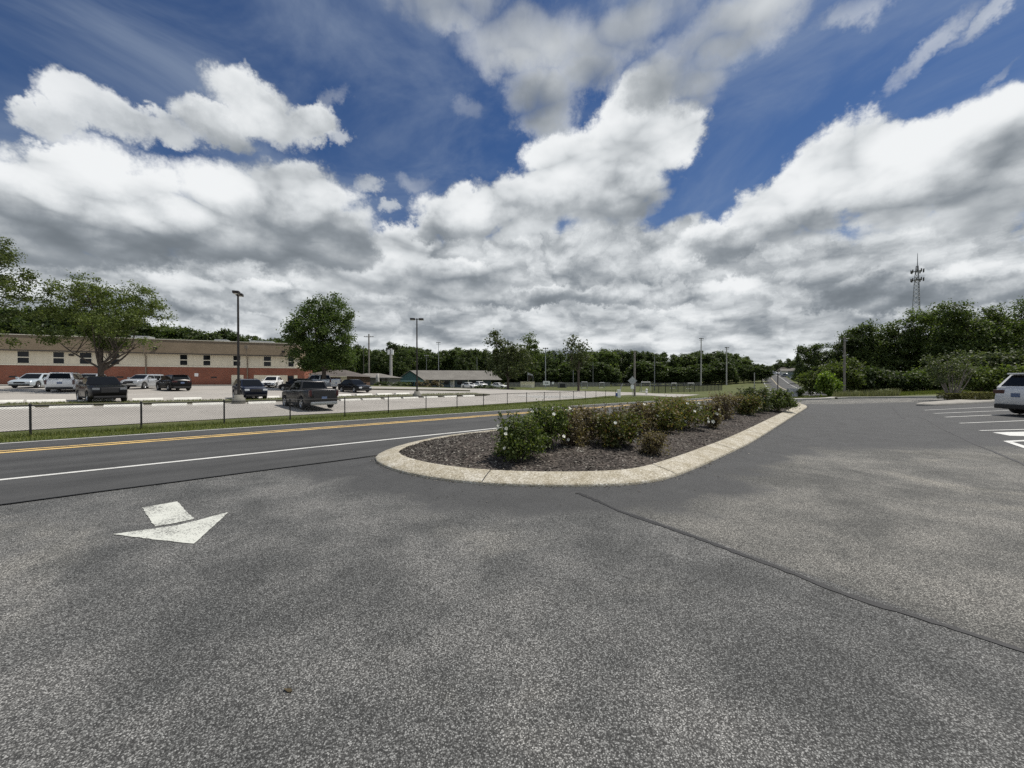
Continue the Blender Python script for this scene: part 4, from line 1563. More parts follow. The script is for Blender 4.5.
for a, b_ in ((17.2, 30), (53, 65), (79.5, 92.5), (110, 120), (179.8, 188), (203, 211), (233, 241), (263.5, 271.5), (288, 294.2), (-12, 0)):
    xa, xb = bx(a), bx(b_)
    z0, z1 = hb + .22, hs - .06
    mb = MB()
    mb.box(xa, xb, -.03, 0.0, z0, z0 + .06); mb.box(xa, xb, -.03, 0.0, z1 - .06, z1)
    mb.box(xa, xa + .06, -.03, 0.0, z0 + .06, z1 - .06); mb.box(xb - .06, xb, -.03, 0.0, z0 + .06, z1 - .06)
    mb.box(xa + .06, xb - .06, -.028, 0.0, (z0 + z1) / 2 - .06, (z0 + z1) / 2 + .06)
    wf = mb.build('window', M['trim'], school)
    mb = MB()
    mb.box(xa + .06, xb - .06, -.012, -.004, z0 + .06, (z0 + z1) / 2 - .06); mb.box(xa + .06, xb - .06, -.012, -.004, (z0 + z1) / 2 + .06, z1 - .06)
    mb.build('pane', M['pane'], wf)
for px in (146.3, 247.6):
    x = bx(px)
    mb = MB(); mb.tube([(x, -.70, hs + 1.0), (x, -.66, hs + .02), (x, -.11, hs - .45), (x, -.11, -.6)], .075, 8)
    mb.bbox(x - .22, x + .22, -.86, -.58, hs + .95, hs + 1.45, .03); mb.build('downpipe', simple('downpipe_tan', (.20, .165, .125), .6), school)
for px in (72, 157, 284):
    x = bx(px)
    z = hs + .55 if px > 100 else hs - .6
    yf = -.62 if px > 100 else -.2
    mb = MB(); mb.bbox(x - .22, x + .22, yf, yf + .22, z, z + .26, .03); mb.box(x - .06, x + .06, yf + .2, yf + .5 if px > 100 else -.001, z + .08, z + .18); mb.build('wall_light', M['bronze'], school)
for px in (13, 120, 214):
    x = bx(px)
    mb = MB(); mb.box(x - .35, x + .35, -.02, -.002, .92, 1.12); mb.build('vent', M['dark_trim'], school)
x = bx(196.5)
mb = MB(); mb.box(x - .22, x + .22, -.02, -.003, 1.15, 1.6); mb.build('wall_sign', M['white_plastic'], school)
for a, b_ in ((231.5, 243.5), (254, 287.5)):
    mb = MB(); mb.box(bx(a), bx(b_), -.025, -.004, -.8, 1.38); mb.build('wall_panel', M['cream'], school)
mb = MB(); mb.box(bx(288), bx(293.5), -.03, -.004, .35, 1.30); mb.build('lower_window', M['pane'], school)
mb = MB(); mb.box(bx(294), bx(297.5), -.028, -.004, -.8, 1.38); mb.build('wall_panel', M['cream'], school)

# low brown-walled wing beyond the maple
def gable_building(px0, px1, dist, base_y, eave_y, ridge_y, depth, label, wall, roofm, rz=0.0, hip=0.0, name='low_building', over=.5):
    xa, xb = (px0 - 512) / F * dist, (px1 - 512) / F * dist
    zb = zpix(base_y, dist)
    t = thing(name, label, 'building', ((xa + xb) / 2, dist, zb), rz)
    w = (xb - xa) / 2
    he, hr_ = zpix(eave_y, dist) - zb, zpix(ridge_y, dist) - zb
    mb = MB(); mb.box(-w, w, 0, depth, -1.5, he - .02); mb.build('wall', wall, t)
    A = [(-w - over, -over, he), (w + over, -over, he), (w + over, depth + over, he), (-w - over, depth + over, he)]
    mid = depth / 2
    B = [(-w - over + hip, mid, hr_), (w + over - hip, mid, hr_)]
    mb = MB()
    mb.add([Vector(p) for p in A + B], [(0, 1, 5, 4), (2, 3, 4, 5), (3, 0, 4), (1, 2, 5), (3, 2, 1, 0)])
    rf = mb.build('roof', roofm, t)
    mb = MB(); mb.box(-w - over, w + over, -over - .04, -over - .003, he - .16, he + .02); mb.build('fascia', M['trim'] if wall is not M['grey_wall'] else M['grey_metal'], rf)
    return t, w, he, hr_
t, w, he, hr_ = gable_building(300, 345, 68, 386, 376.2, 369, 12, 'low brown wing with a hipped roof behind the round maple', M['brown_wall'], M['dark_roof'], 0, 3.0, 'school_wing')
for x, m_ in ((-2.5, M['dark_trim']), (3.2, M['trim'])):
    mb = MB(); mb.box(x, x + 1.1, -.02, -.003, -.2, 1.55); mb.build('door', m_, t)
t, w, he, hr_ = gable_building(342, 388.5, 84, 386, 377.6, 373, 9, 'long low grey building with a shallow grey roof', M['grey_wall'], M['grey_roof'], 0, 4.0, 'grey_building')
for x in (-4.2, -2.0, 2.5):
    mb = MB(); mb.box(x, x + .9, -.03, -.003, .3, 1.5); mb.build('window', M['pane'], t)
for x in (-4.8, -.4, 3.5, 4.6):
    mb = MB(); mb.box(x, x + .14, -.48, -.34, -.4, he - .02); mb.build('porch_post', M['bronze'], t)
# pale stone figure-like column by the grey building
b = at(377.5, 78)
t = thing('stone_pillar', 'pale tapering stone pillar in front of the low grey building', 'pillar', b)
H = zpix(373.5, 78) - b.z
mb = MB(); mb.bbox(-.55, .55, -.4, .4, -.2, .5, .06); mb.build('plinth', M['pale_pole'], t)
mb = MB(); mb.tube([(0, 0, .45), (0, 0, H * .6), (.06, 0, H - .1), (.06, 0, H)], [.42, .36, .22, .1], 8); mb.build('shaft', M['pale_pole'], t)

# teal-gabled building across the lot
dB = 106
xa, xb = (404 - 512) / F * dB, (503 - 512) / F * dB
zb = zpix(387.2, dB)
t = thing('gabled_building', 'long grey-roofed building with a teal gable end and porch', 'building', (xa, dB, zb))
Lb = xb - xa
he, hr_ = zpix(379.4, dB) - zb, zpix(369.6, dB) - zb
dep = 13.0
rz = R(10)
t.rotation_euler = (0, 0, rz)
mb = MB(); mb.box(1.0, Lb - 3, 1.2, dep, -1.5, he); mb.build('wall', simple('blue_grey_wall', (.10, .13, .15), .8), t)
mid = dep * .5
mb = MB()
mb.add([(0, -.6, he - .1), (Lb, -.6, he - .1), (Lb - 2.2, mid, hr_), (1.8, mid, hr_), (Lb, dep + .6, he - .1), (0, dep + .6, he - .1)], [(0, 1, 2, 3), (1, 4, 2), (4, 5, 3, 2), (5, 0, 3), (0, 5, 4, 1)])
rf = mb.build('roof', M['grey_roof'], t)
# gabled porch at the left end, facing the lot
gx0, gx1, gy = -2.2, 6.0, -3.6
gm = (gx0 + gx1) / 2
gh = hr_ - .25
mb = MB(); mb.prism([(gx0 + .5, gy + .05, he - .3), (gx1 - .5, gy + .05, he - .3), (gm, gy + .05, gh - .35)], (0, .2, 0)); mb.build('gable', M['teal'], t)
mb = MB()
for sx, ex in ((gx0, gm), (gx1, gm)):
    mb.add([(sx, gy - .4, he - .45), (ex, gy - .4, gh), (ex, mid, gh), (sx, mid, he - .45), (sx, gy - .4, he - .6), (ex, gy - .4, gh - .18), (ex, mid, gh - .18), (sx, mid, he - .6)],
           [(0, 1, 2, 3), (4, 7, 6, 5), (0, 4, 5, 1), (1, 5, 6, 2), (2, 6, 7, 3), (3, 7, 4, 0)])
mb.build('porch_roof', M['grey_roof'], t)
mb = MB(); mb.box(gx0 + .3, gx1 - .3, gy + .02, gy + .22, he - .62, he - .302); mb.build('beam', simple('pale_teal', (.22, .34, .34), .7), t)
for x in (gx0 + .5, gm - 1.2, gm + 1.0, gx1 - .7):
    mb = MB(); mb.box(x, x + .22, gy + .03, gy + .21, -1.0, he - .62); mb.build('post', M['teal'], t)
for x in (9.5, 13.5, 17.5, 21.5):
    mb = MB(); mb.box(x, x + .18, -.35, -.17, -1.0, he - .11); mb.build('post', M['trim'], t)
for x in (8.0, 10.8, 14.6, 18.6):
    mb = MB(); mb.box(x, x + 1.4, 1.16, 1.196, .7, 2.0); mb.build('window', M['pane'], t)
mb = MB(); mb.box(12.6, 13.6, 1.16, 1.196, -.3, 1.9); mb.build('door', M['white_wall'], t)

# ------------------------------------------------------------------ cell tower
bT = Vector(((916.5 - 512) / F * 185, 185, 2.0))
HT = zpix(253.5, 185) - bT.z
tower = thing('cell_tower', 'tall lattice mast with two rings of antennas behind the trees', 'tower', bT, R(20))
def tw(h):      # half width at height
    return interp([(0, 2.9), (HT * .5, 1.75), (HT * .8, .95), (HT * .93, .3), (HT, .12)], h)
legs = []
for k in range(3):
    a = 2 * math.pi * k / 3
    pts = [(tw(h) * math.cos(a), tw(h) * math.sin(a), h) for h in [HT * i / 20 for i in range(19)]]
    mb = MB(); mb.tube(pts, .13, 5); mb.build('leg', M['grey_metal'], tower)
mb = MB()
hh = 0.0
while hh < HT * .90:
    st_h = max(1.6, tw(hh) * 1.5)
    for k in range(3):
        a, b_ = 2 * math.pi * k / 3, 2 * math.pi * (k + 1) / 3
        h2 = min(hh + st_h, HT * .9)
        p0 = (tw(hh) * math.cos(a), tw(hh) * math.sin(a), hh); p1 = (tw(h2) * math.cos(b_), tw(h2) * math.sin(b_), h2)
        q0 = (tw(hh) * math.cos(b_), tw(hh) * math.sin(b_), hh); q1 = (tw(h2) * math.cos(a), tw(h2) * math.sin(a), h2)
        mb.tube([p0, p1], .06, 4); mb.tube([q0, q1], .06, 4); mb.tube([q1, p1], .05, 4)
    hh += st_h
mb.build('bracing', M['galv'], tower)
mb = MB(); mb.tube([(0, 0, HT * .88), (0, 0, HT)], [.22, .08], 6); mb.build('mast_tip', M['grey_metal'], tower)
for hz in (zpix(271.5, 185) - bT.z, zpix(280, 185) - bT.z):
    mb = MB()
    for k in range(3):
        a, b_ = 2 * math.pi * k / 3, 2 * math.pi * (k + 1) / 3
        mb.tube([(2.0 * math.cos(a), 2.0 * math.sin(a), hz), (2.0 * math.cos(b_), 2.0 * math.sin(b_), hz)], .09, 5)
        mb.tube([(0, 0, hz), (2.0 * math.cos(a), 2.0 * math.sin(a), hz)], .09, 5)
    pf = mb.build('antenna_platform', M['grey_metal'], tower)
    for k in range(9):
        a = 2 * math.pi * k / 9
        mb = MB(); mb.bbox(-.14, .14, -.2, .2, -.8, .8, .05, 0, Matrix.Translation((2.2 * math.cos(a), 2.2 * math.sin(a), hz)) @ Matrix.Rotation(a, 4, 'Z'))
        mb.build('antenna_panel', M['dark_pole'], pf)

# ------------------------------------------------------------------ houses up the hill
def hill_house(px, dist, base_y, w, h, rh, dep, label, wall, roofm, rz):
    b = Vector(((px - 512) / F * dist, dist, zpix(base_y, dist)))
    t = thing('hill_house', label, 'house', b, rz, 'houses at the top of the hill road')
    mb = MB(); mb.box(-w / 2, w / 2, 0, dep, -2.5, h); mb.prism([(-w / 2, .003, h), (w / 2, .003, h), (0, .003, h + rh * .92)], (0, dep - .006, 0)); mb.build('wall', wall, t)
    mb = MB()
    for sg in (-1, 1):
        a, b2 = (sg * (w / 2 + .5), h - .15), (0, h + rh)
        mb.add([(a[0], -.5, a[1]), (b2[0], -.5, b2[1]), (b2[0], dep + .5, b2[1]), (a[0], dep + .5, a[1]), (a[0], -.5, a[1] - .2), (b2[0], -.5, b2[1] - .2), (b2[0], dep + .5, b2[1] - .2), (a[0], dep + .5, a[1] - .2)],
               [(0, 1, 2, 3), (4, 7, 6, 5), (0, 4, 5, 1), (2, 6, 7, 3), (3, 7, 4, 0)])
    mb.build('roof', roofm, t)
    for x in (-w / 4, w / 4):
        mb = MB(); mb.box(x - .5, x + .5, -.02, -.004, .9, 2.0); mb.build('window', M['pane'], t)
    mb = MB(); mb.box(-.45, .45, -.02, -.004, -.4, 1.7); mb.build('door', M['dark_trim'], t)
hill_house(769, 236, 373.6, 5.5, 2.0, 1.5, 7, 'small white house at the crest of the hill road', M['white_wall'], M['grey_roof'], R(10))
hill_house(785.5, 222, 373.4, 3.6, 1.9, 1.7, 6, 'tan gabled house right of the hill crest', M['cream'], M['dark_roof'], R(-15))
hill_house(791.5, 205, 373.8, 4, 1.7, 1.0, 5, 'low pale house beside the tan gabled one', M['white_wall'], M['grey_roof'], R(70))
hill_house(801.5, 165, 375.2, 4, 2.0, 1.2, 5, 'grey-green house half hidden by the right-hand trees', simple('sage_siding', (.28, .33, .32), .8), M['grey_roof'], R(5))
# ------------------------------------------------------------------ cars
def loft(rings, closed_ends=True):
    vs = [p for r_ in rings for p in r_]
    n = len(rings[0])
    fs = [(i * n + k, i * n + k + 1, (i + 1) * n + k + 1, (i + 1) * n + k) for i in range(len(rings) - 1) for k in range(n - 1)]
    if closed_ends:
        fs.append(tuple(range(n)))
        fs.append(tuple(range((len(rings) - 1) * n, len(rings) * n))[::-1])
    return vs, fs

def make_car(name, label, cat, kind, paint, loc, heading, group, L=4.7, W=1.82, H=1.48, extras=None):
    """Built facing +X with the wheels on z = 0, then turned to HEADING (a ground direction)."""
    t = thing(name, label, cat, loc, math.atan2(heading[1], heading[0]), group)
    h2 = L / 2
    wr = {'sedan': .325, 'suv': .36, 'van': .34, 'pickup': .40}[kind]
    gc = {'sedan': .17, 'suv': .21, 'van': .18, 'pickup': .27}[kind]
    ax = (h2 - .92, -h2 + {'sedan': 1.02, 'suv': .92, 'van': .98, 'pickup': 1.22}[kind])
    # shoulder line (x, z) from nose to tail
    if kind == 'sedan':
        belt = [(h2, .62), (h2 - .12, .70), (h2 - .55, .80), (h2 - 1.30, .90), (0, .95), (-h2 + 1.0, 1.00), (-h2 + .45, 1.02), (-h2 + .06, .98), (-h2, .80)]
        gh = [(h2 - 1.25, .90), (h2 - 2.10, H - .05), (h2 - 2.55, H), (-.75, H - .01), (-1.15, H - .07), (-h2 + .55, 1.01)]
    elif kind == 'suv':
        belt = [(h2, .78), (h2 - .08, .92), (h2 - .50, 1.02), (h2 - 1.10, 1.09), (0, 1.12), (-h2 + .5, 1.16), (-h2 + .10, 1.15), (-h2 + .02, 1.0), (-h2, .85)]
        gh = [(h2 - 1.05, 1.08), (h2 - 1.85, H - .06), (h2 - 2.35, H), (-h2 + .95, H), (-h2 + .42, H - .06), (-h2 + .07, 1.14)]
    elif kind == 'van':
        belt = [(h2, .70), (h2 - .08, .82), (h2 - .45, .98), (h2 - .95, 1.06), (0, 1.10), (-h2 + .5, 1.12), (-h2 + .08, 1.10), (-h2, .85)]
        gh = [(h2 - .72, 1.02), (h2 - 1.75, H - .05), (h2 - 2.2, H), (-h2 + .6, H), (-h2 + .26, H - .06), (-h2 + .06, 1.10)]
    else:
        belt = [(h2, .86), (h2 - .06, 1.06), (h2 - .50, 1.16), (h2 - 1.35, 1.22), (h2 - 1.5, 1.22), (0, 1.24), (-h2 + .05, 1.30), (-h2, 1.25)]
        gh = [(h2 - 1.42, 1.21), (h2 - 2.12, H - .06), (h2 - 2.5, H), (-.62, H), (-.85, H - .05), (-1.02, 1.24)]
    belt_t = sorted(belt)
    def zbelt(x): return interp(belt_t, x)
    def half(x, z=None):
        e = 1.0 - .16 * max(0, (abs(x) - (h2 - .75)) / .75) ** 2.2
        return W / 2 * e
    def zsill(x):
        z = gc + .05 * sm(h2 - .6, h2, abs(x))
        for a in ax:
            d = abs(x - a)
            R_ = wr + .075
            if d < R_:
                z = max(z, wr + math.sqrt(R_ * R_ - d * d) - .02)
        return z
    xs = sorted(set([h2 - .0, h2 - .03, h2 - .1, -h2, -h2 + .03, -h2 + .1] + [-h2 + L * k / 40 for k in range(41)] +
                    [a + s_ * (wr + .075) * c for a in ax for s_ in (-1, 1) for c in (1.0, .995, .97, .9, .75, .5)] + list(ax)))
    rings = []
    for x in xs:
        w, zt, zs = half(x), zbelt(x), zsill(x)
        zt = max(zt, zs + .12)
        zm = max(zs + .05, lerp(zs, zt, .45))
        sec = [(0, zs), (w * .80, zs), (w * .955, zs + .015), (w * .985, lerp(zs, zm, .5)), (w, zm), (w * .995, lerp(zm, zt, .5)), (w * .965, zt - .05), (w * .90, zt - .012), (w * .80, zt), (0, zt + .03)]
        ring = [Vector((x, -y, z)) for y, z in sec] + [Vector((x, y, z)) for y, z in sec[::-1]][1:-1]
        ring.append(ring[0].copy())
        rings.append(ring)
    mb = MB()
    vs, fs = loft(rings)
    mb.add(vs, fs, 0, True)
    body = mb.build('body', paint, t)
    recalc(body)
    # cabin: a frustum of body paint with glass set just proud of it
    wb, wt = W / 2 * .90, W / 2 * .70
    def gp(i, side):
        x, z = gh[i]
        k = sm(gh[0][1], H, z)
        return Vector((x, side * lerp(wb, wt, (z - gh[0][1]) / (H - gh[0][1])), z))
    n = len(gh)
    vs = [gp(i, -1) for i in range(n)] + [gp(i, 1) for i in range(n)]
    fs = [(i, i + 1, n + i + 1, n + i) for i in range(n - 1)] + [tuple(range(n))[::-1], tuple(range(n, 2 * n))]
    mb = MB(); mb.add(vs, fs)
    cab = mb.build('cabin', paint, t)
    bm = bmesh.new(); bm.from_mesh(cab.data)
    bmesh.ops.recalc_face_normals(bm, faces=bm.faces[:])
    bmesh.ops.bevel(bm, geom=[e for e in bm.edges if e.calc_face_angle(0) > .15], offset=.05, segments=3, affect='EDGES', profile=.5)
    for f in bm.faces: f.smooth = True
    bm.to_mesh(cab.data); bm.free()
    def quad_glass(nm, a, b, c, d, inset=(.06, .94, .10, .92), push=.012, m='car_glass'):
        """A pane between four corners (bottom-left, bottom-right, top-right, top-left)."""
        def q(u, v): return (a.lerp(b, u)).lerp(d.lerp(c, u), v)
        u0, u1, v0, v1 = inset
        pts = [q(u0, v0), q(u1, v0), q(u1, v1), q(u0, v1)]
        nn = (pts[1] - pts[0]).cross(pts[3] - pts[0]).normalized()
        ctr = sum(pts, Vector()) / 4 - Vector((gh[2][0] * .5 + gh[3][0] * .5, 0, (H + gh[0][1]) / 2))
        if nn.dot(ctr) < 0: nn = -nn
        mb = MB(); mb.prism([p + nn * push for p in pts], nn * -.05)
        g = mb.build(nm, M[m], t); recalc(g)
        return g
    quad_glass('windscreen', gp(0, -1), gp(0, 1), gp(1, 1), gp(1, -1), (.07, .93, .06, .93))
    if kind == 'pickup':
        quad_glass('rear_window', gp(5, -1), gp(5, 1), gp(4, 1), gp(4, -1), (.06, .94, .10, .95))
    else:
        quad_glass('rear_window', gp(5, -1), gp(5, 1), gp(4, 1), gp(4, -1), (.10, .90, .12 if kind != 'sedan' else .06, .94))
    for sd in (-1, 1):
        # side glass: front door, rear door, quarter
        zlo, zhi = gh[0][1] + .06, H - .13
        def sp(x, z): return Vector((x, sd * lerp(wb, wt, (z - gh[0][1]) / (H - gh[0][1])), z))
        def xfront(z): return interp(sorted([(p[1], p[0]) for p in gh[:3]]), z)
        def xback(z): return interp(sorted([(p[1], p[0]) for p in gh[3:]]), z)
        x0b, x0t = xfront(zlo) - .22, xfront(zhi) - .10
        x1b, x1t = xback(zlo) + .16, xback(zhi) + .12
        cuts = {'sedan': [.50], 'suv': [.40, .74], 'van': [.36, .70], 'pickup': [.52]}[kind]
        us = [0.0] + cuts + [1.0]
        for u, v in zip(us, us[1:]):
            a_, b_ = lerp(x0b, x1b, u + (.012 if u else 0)), lerp(x0b, x1b, v - (.012 if v < 1 else 0))
            c_, d_ = lerp(x0t, x1t, v - (.012 if v < 1 else 0)), lerp(x0t, x1t, u + (.012 if u else 0))
            # keep the pillars upright
            if u: d_ = min(max(a_, min(x0t, x1t)), max(x0t, x1t))
            if v < 1: c_ = min(max(b_, min(x0t, x1t)), max(x0t, x1t))
            quad_glass('side_window', sp(a_, zlo), sp(b_, zlo), sp(c_, zhi), sp(d_, zhi), (0, 1, 0, 1))
    # underside and wheel wells
    mb = MB(); mb.box(-h2 + .25, h2 - .25, -W / 2 * .80, W / 2 * .80, gc + .02, .66); mb.build('underbody', M['dark_trim'], t)
    for a in ax:
        for sd in (-1, 1):
            Mx = Matrix.Translation((a, sd * (W / 2 - .115), wr)) @ Matrix.Rotation(R(90) * sd * -1, 4, 'X')
            mb = MB(); mb.lathe([(wr * .62, -.10), (wr * .90, -.11), (wr * .985, -.07), (wr, 0), (wr * .985, .07), (wr * .90, .11), (wr * .62, .10)], 28, Mx)
            wh = mb.build('wheel', M['tyre'], t)
            mb = MB()
            mb.lathe([(0, .075), (wr * .14, .08), (wr * .17, .06), (wr * .56, .055), (wr * .62, .085), (wr * .64, .095), (wr * .64, .07), (wr * .64, -.09)], 28, Mx)
            mb.build('rim', M['rim'], wh)
            mb = MB()
            for k in range(5):
                an = 2 * math.pi * k / 5 + .3
                ri, ro, hw = wr * .22, wr * .54, .10
                pts = []
                for rr_, da in ((ri, -.22), (ro, -.34), (ro, .34), (ri, .22)):
                    pts.append(Mx @ Vector((rr_ * math.cos(an + da), rr_ * math.sin(an + da), .0625)))
                mb.poly(pts)
            g = mb.build('rim_opening', M['dark_trim'], wh)
    # lamps, bumpers, grille, plate, mirrors, handles
    zf = zbelt(h2 - .1) - .12
    for sd in (-1, 1):
        y0, y1 = sd * W / 2 * .50, sd * W / 2 * .86
        mb = MB(); mb.bbox(h2 - .16, h2 + .006, min(y0, y1), max(y0, y1), zf - .09, zf + .06, .02)
        mb.build('headlight', M['lamp_smoked'] if kind == 'pickup' else M['lamp_clear'], t)
        zr_ = zbelt(-h2 + .1) - .16
        if kind in ('pickup', 'van'):
            mb = MB(); mb.bbox(-h2 - .012, -h2 + .16, sd * W / 2 * .84 - .07, sd * W / 2 * .84 + .07, zr_ - .28, zr_ + .10, .02)
        else:
            a0, a1 = sorted((sd * W / 2 * .46, sd * W / 2 * .90))
            mb = MB(); mb.bbox(-h2 - .012, -h2 + .18, a0, a1, zr_ - .10, zr_ + .06, .02)
        mb.build('taillight', M['lamp_red'], t)
        mx = gh[0][0] - .42
        mb = MB(); mb.bbox(mx - .08, mx + .10, *sorted((sd * (W / 2 + .02), sd * (W / 2 + .20))), gh[0][1] + .02, gh[0][1] + .20, .03)
        mb.tube([(mx, sd * (W / 2 - .12), gh[0][1] + .03), (mx, sd * (W / 2 + .06), gh[0][1] + .07)], .03, 6)
        mb.build('mirror', paint if kind != 'pickup' else M['dark_trim'], t)
        for k, hx in enumerate((gh[1][0] - .75, gh[1][0] - 1.75)):
            mb = MB(); mb.bbox(hx - .09, hx + .09, *sorted((sd * (W / 2 * .985), sd * (W / 2 * 1.012))), zbelt(hx) - .20, zbelt(hx) - .165, .01)
            mb.build('door_handle', M['dark_trim'] if kind != 'sedan' else paint, t)
            dx = hx - .16
            mb = MB()
            for z_a, z_b in ((gc + .14, zbelt(dx) - .06),):
                mb.box(dx - .006, dx + .006, *sorted((sd * W / 2 * .992, sd * W / 2 * 1.003)), z_a, z_b)
            mb.build('door_seam', M['dark_trim'], t)
    gh_ = {'sedan': .16, 'suv': .24, 'van': .18, 'pickup': .36}[kind]
    mb = MB(); mb.bbox(h2 - .12, h2 + .008, -W / 2 * .44, W / 2 * .44, zf - gh_ * .75, zf + .05, .02); mb.build('grille', M['dark_trim'], t)
    mb = MB(); mb.bbox(h2 - .22, h2 + .03, -W / 2 * .80, W / 2 * .80, gc + .04, gc + .20, .04); mb.build('front_bumper', M['dark_trim'], t)
    mb = MB(); mb.bbox(-h2 - .05, -h2 + .22, -W / 2 * .82, W / 2 * .82, gc + .05, gc + .24, .04); mb.build('rear_bumper', M['rim'] if kind == 'pickup' else M['dark_trim'], t)
    mb = MB(); mb.box(-h2 - .022, -h2 - .006, -.16, .16, zbelt(-h2 + .05) - (.30 if kind != 'pickup' else .62), zbelt(-h2 + .05) - (.14 if kind != 'pickup' else .46)); mb.build('number_plate', M['plate'], t)
    if kind == 'pickup':
        bx0, bx1 = -h2 + .10, gh[5][0] - .06
        mb = MB(); mb.box(bx0, bx1, -W / 2 * .80, W / 2 * .80, 1.27, 1.345); mb.build('bed_shade_plate', M['dark_trim'], t)  # dark plate standing in for the shade inside the open bed
        mb = MB(); mb.bbox(-h2 - .014, -h2 + .03, -W / 2 * .66, W / 2 * .66, .72, 1.22, .02); mb.build('tailgate', paint, t)
    if kind in ('suv', 'van'):
        for sd in (-1, 1):
            mb = MB(); mb.tube([(gh[2][0] - .1, sd * wt * .86, H - .02), (gh[2][0] - .2, sd * wt * .86, H + .045), (gh[3][0] + .2, sd * wt * .86, H + .045), (gh[3][0] + .1, sd * wt * .86, H - .02)], .022, 6)
            mb.build('roof_rail', M['dark_trim'], t)
    if kind == 'suv':
        mb = MB(); mb.bbox(gh[4][0] - .16, gh[3][0] + .05, -wt * .92, wt * .92, H - .05, H + .012, .02); mb.build('spoiler', paint, t)
    return t

GRP = 'cars parked in the school lot'
nose_out = (BN.x, BN.y)
nose_in = (-BN.x, -BN.y)
make_car('parked_sedan', 'pale silver-blue sedan parked nose out by the school wall, farthest left', 'car', 'sedan', M['car_bluesilver'], at(37, 40.5), (nose_out[0], nose_out[1]), GRP, 4.85, 1.85, 1.52)
make_car('parked_minivan', 'white minivan seen from behind between the silver sedan and black pickup', 'van', 'van', M['car_white'], at(67.5, 36.5), (-.62, .78), GRP, 5.1, 1.98, 1.74)
make_car('parked_sedan', 'silver car mostly hidden behind the black pickup under the left tree', 'car', 'sedan', M['car_silver'], at(91, 41.5), nose_out, GRP, 4.7, 1.82, 1.60)
make_car('parked_pickup', 'black pickup truck facing the road, left of the nearer lamp post', 'pickup truck', 'pickup', M['car_black'], at(101, 27.2), (.83, -.56), GRP, 5.2, 1.9, 1.80)
make_car('parked_wagon', 'silver estate car parked nose out by the school, left of black hatchback', 'car', 'suv', M['car_silver'], at(145, 43.5), (.18, -.98), GRP, 4.6, 1.80, 1.62)
make_car('parked_hatchback', 'black hatchback seen from behind in front of the brick wall', 'car', 'suv', M['car_black'], at(173.5, 41.5), (-.86, .50), GRP, 4.5, 1.85, 1.66)
make_car('parked_suv', 'dark blue compact crossover beside the nearer lamp post', 'car', 'suv', M['car_blue'], at(249.5, 32.5), (.72, -.69), GRP, 4.4, 1.82, 1.68)
make_car('parked_sedan', 'white sedan parked against the cream panels of the school', 'car', 'sedan', M['car_white'], at(272.5, 52.5), (.30, -.95), GRP, 4.7, 1.82, 1.50)
make_car('parked_sedan', 'black sedan half hidden behind the dark grey pickup', 'car', 'sedan', M['car_black'], at(299, 45.5), (-.94, .34), GRP, 4.8, 1.84, 1.46)
make_car('parked_pickup', 'silver pickup truck with its tail to the right under the maple', 'pickup truck', 'pickup', M['car_silver'], at(320, 51.0), (-.93, .37), GRP, 5.6, 2.0, 1.86)
make_car('parked_pickup', 'dark grey pickup truck seen from its rear, nearest the fence', 'pickup truck', 'pickup', M['car_grey'], at(308.5, 26.3), (-.74, .67), GRP, 5.2, 1.98, 1.86)
make_car('parked_sedan', 'black sedan parked right of the maple, facing the road', 'car', 'sedan', M['car_black'], at(354.5, 45.0), (.80, -.60), GRP, 4.6, 1.82, 1.50)
make_car('parked_sedan', 'white saloon in front of the gabled building, leftmost of three', 'car', 'sedan', M['car_white'], at(469.5, 99), (.75, -.66), GRP, 4.8, 1.85, 1.5)
make_car('parked_pickup', 'white pickup in front of the gabled building, middle of three', 'pickup truck', 'pickup', M['car_white'], at(480, 101), (.6, -.8), GRP, 5.2, 1.9, 1.78)
make_car('parked_sedan', 'white saloon at the right end of the gabled building', 'car', 'sedan', M['car_white'], at(499, 101), (.85, -.52), GRP, 4.6, 1.82, 1.5)
# far away on the hill
for px, d, kind, paint, lab in ((797, 150, 'suv', 'car_white', 'tiny white car up the hill, nearest the right-hand trees'), (787, 175, 'sedan', 'car_silver', 'tiny silver car parked along the hill road'), (776, 215, 'sedan', 'car_white', 'tiny white car near the crest of the hill road')):
    make_car('distant_car', lab, 'car', kind, M[paint], at(px, d), (.4, -.9), 'cars up on the hill', 4.6, 1.82, 1.55)

# the white crossover parked in the stalls on the right
q = at(991, 16.8)
cx_, cy_ = q.x + 2.17, q.y - 1.36
suv = make_car('parked_suv', 'white crossover seen from behind in the marked stalls', 'car', 'suv', M['car_white'], Vector((cx_, cy_, hgt(cx_, cy_))), (.985, -.17), None, 4.75, 1.94, 1.74)
# ------------------------------------------------------------------ trees
def rand_unit(r):
    while True:
        v = Vector((r.uniform(-1, 1), r.uniform(-1, 1), r.uniform(-1, 1)))
        if 0.05 < v.length < 1: return v.normalized()

def crown_clumps(r, blobs, n, shell=0.55):
    """Clump centres spread through a set of ellipsoids (centre, radii), denser towards their skins."""
    vol = [b[1][0] * b[1][1] * b[1][2] for b in blobs]
    tot = sum(vol)
    out = []
    for (c, rad), v in zip(blobs, vol):
        for _ in range(max(2, round(n * v / tot))):
            d = rand_unit(r)
            k = lerp(shell, 1.0, r.random() ** 0.6) if r.random() < 0.82 else r.random() * shell
            out.append((Vector(c) + Vector((d.x * rad[0], d.y * rad[1], d.z * rad[2])) * k, d))
    return out

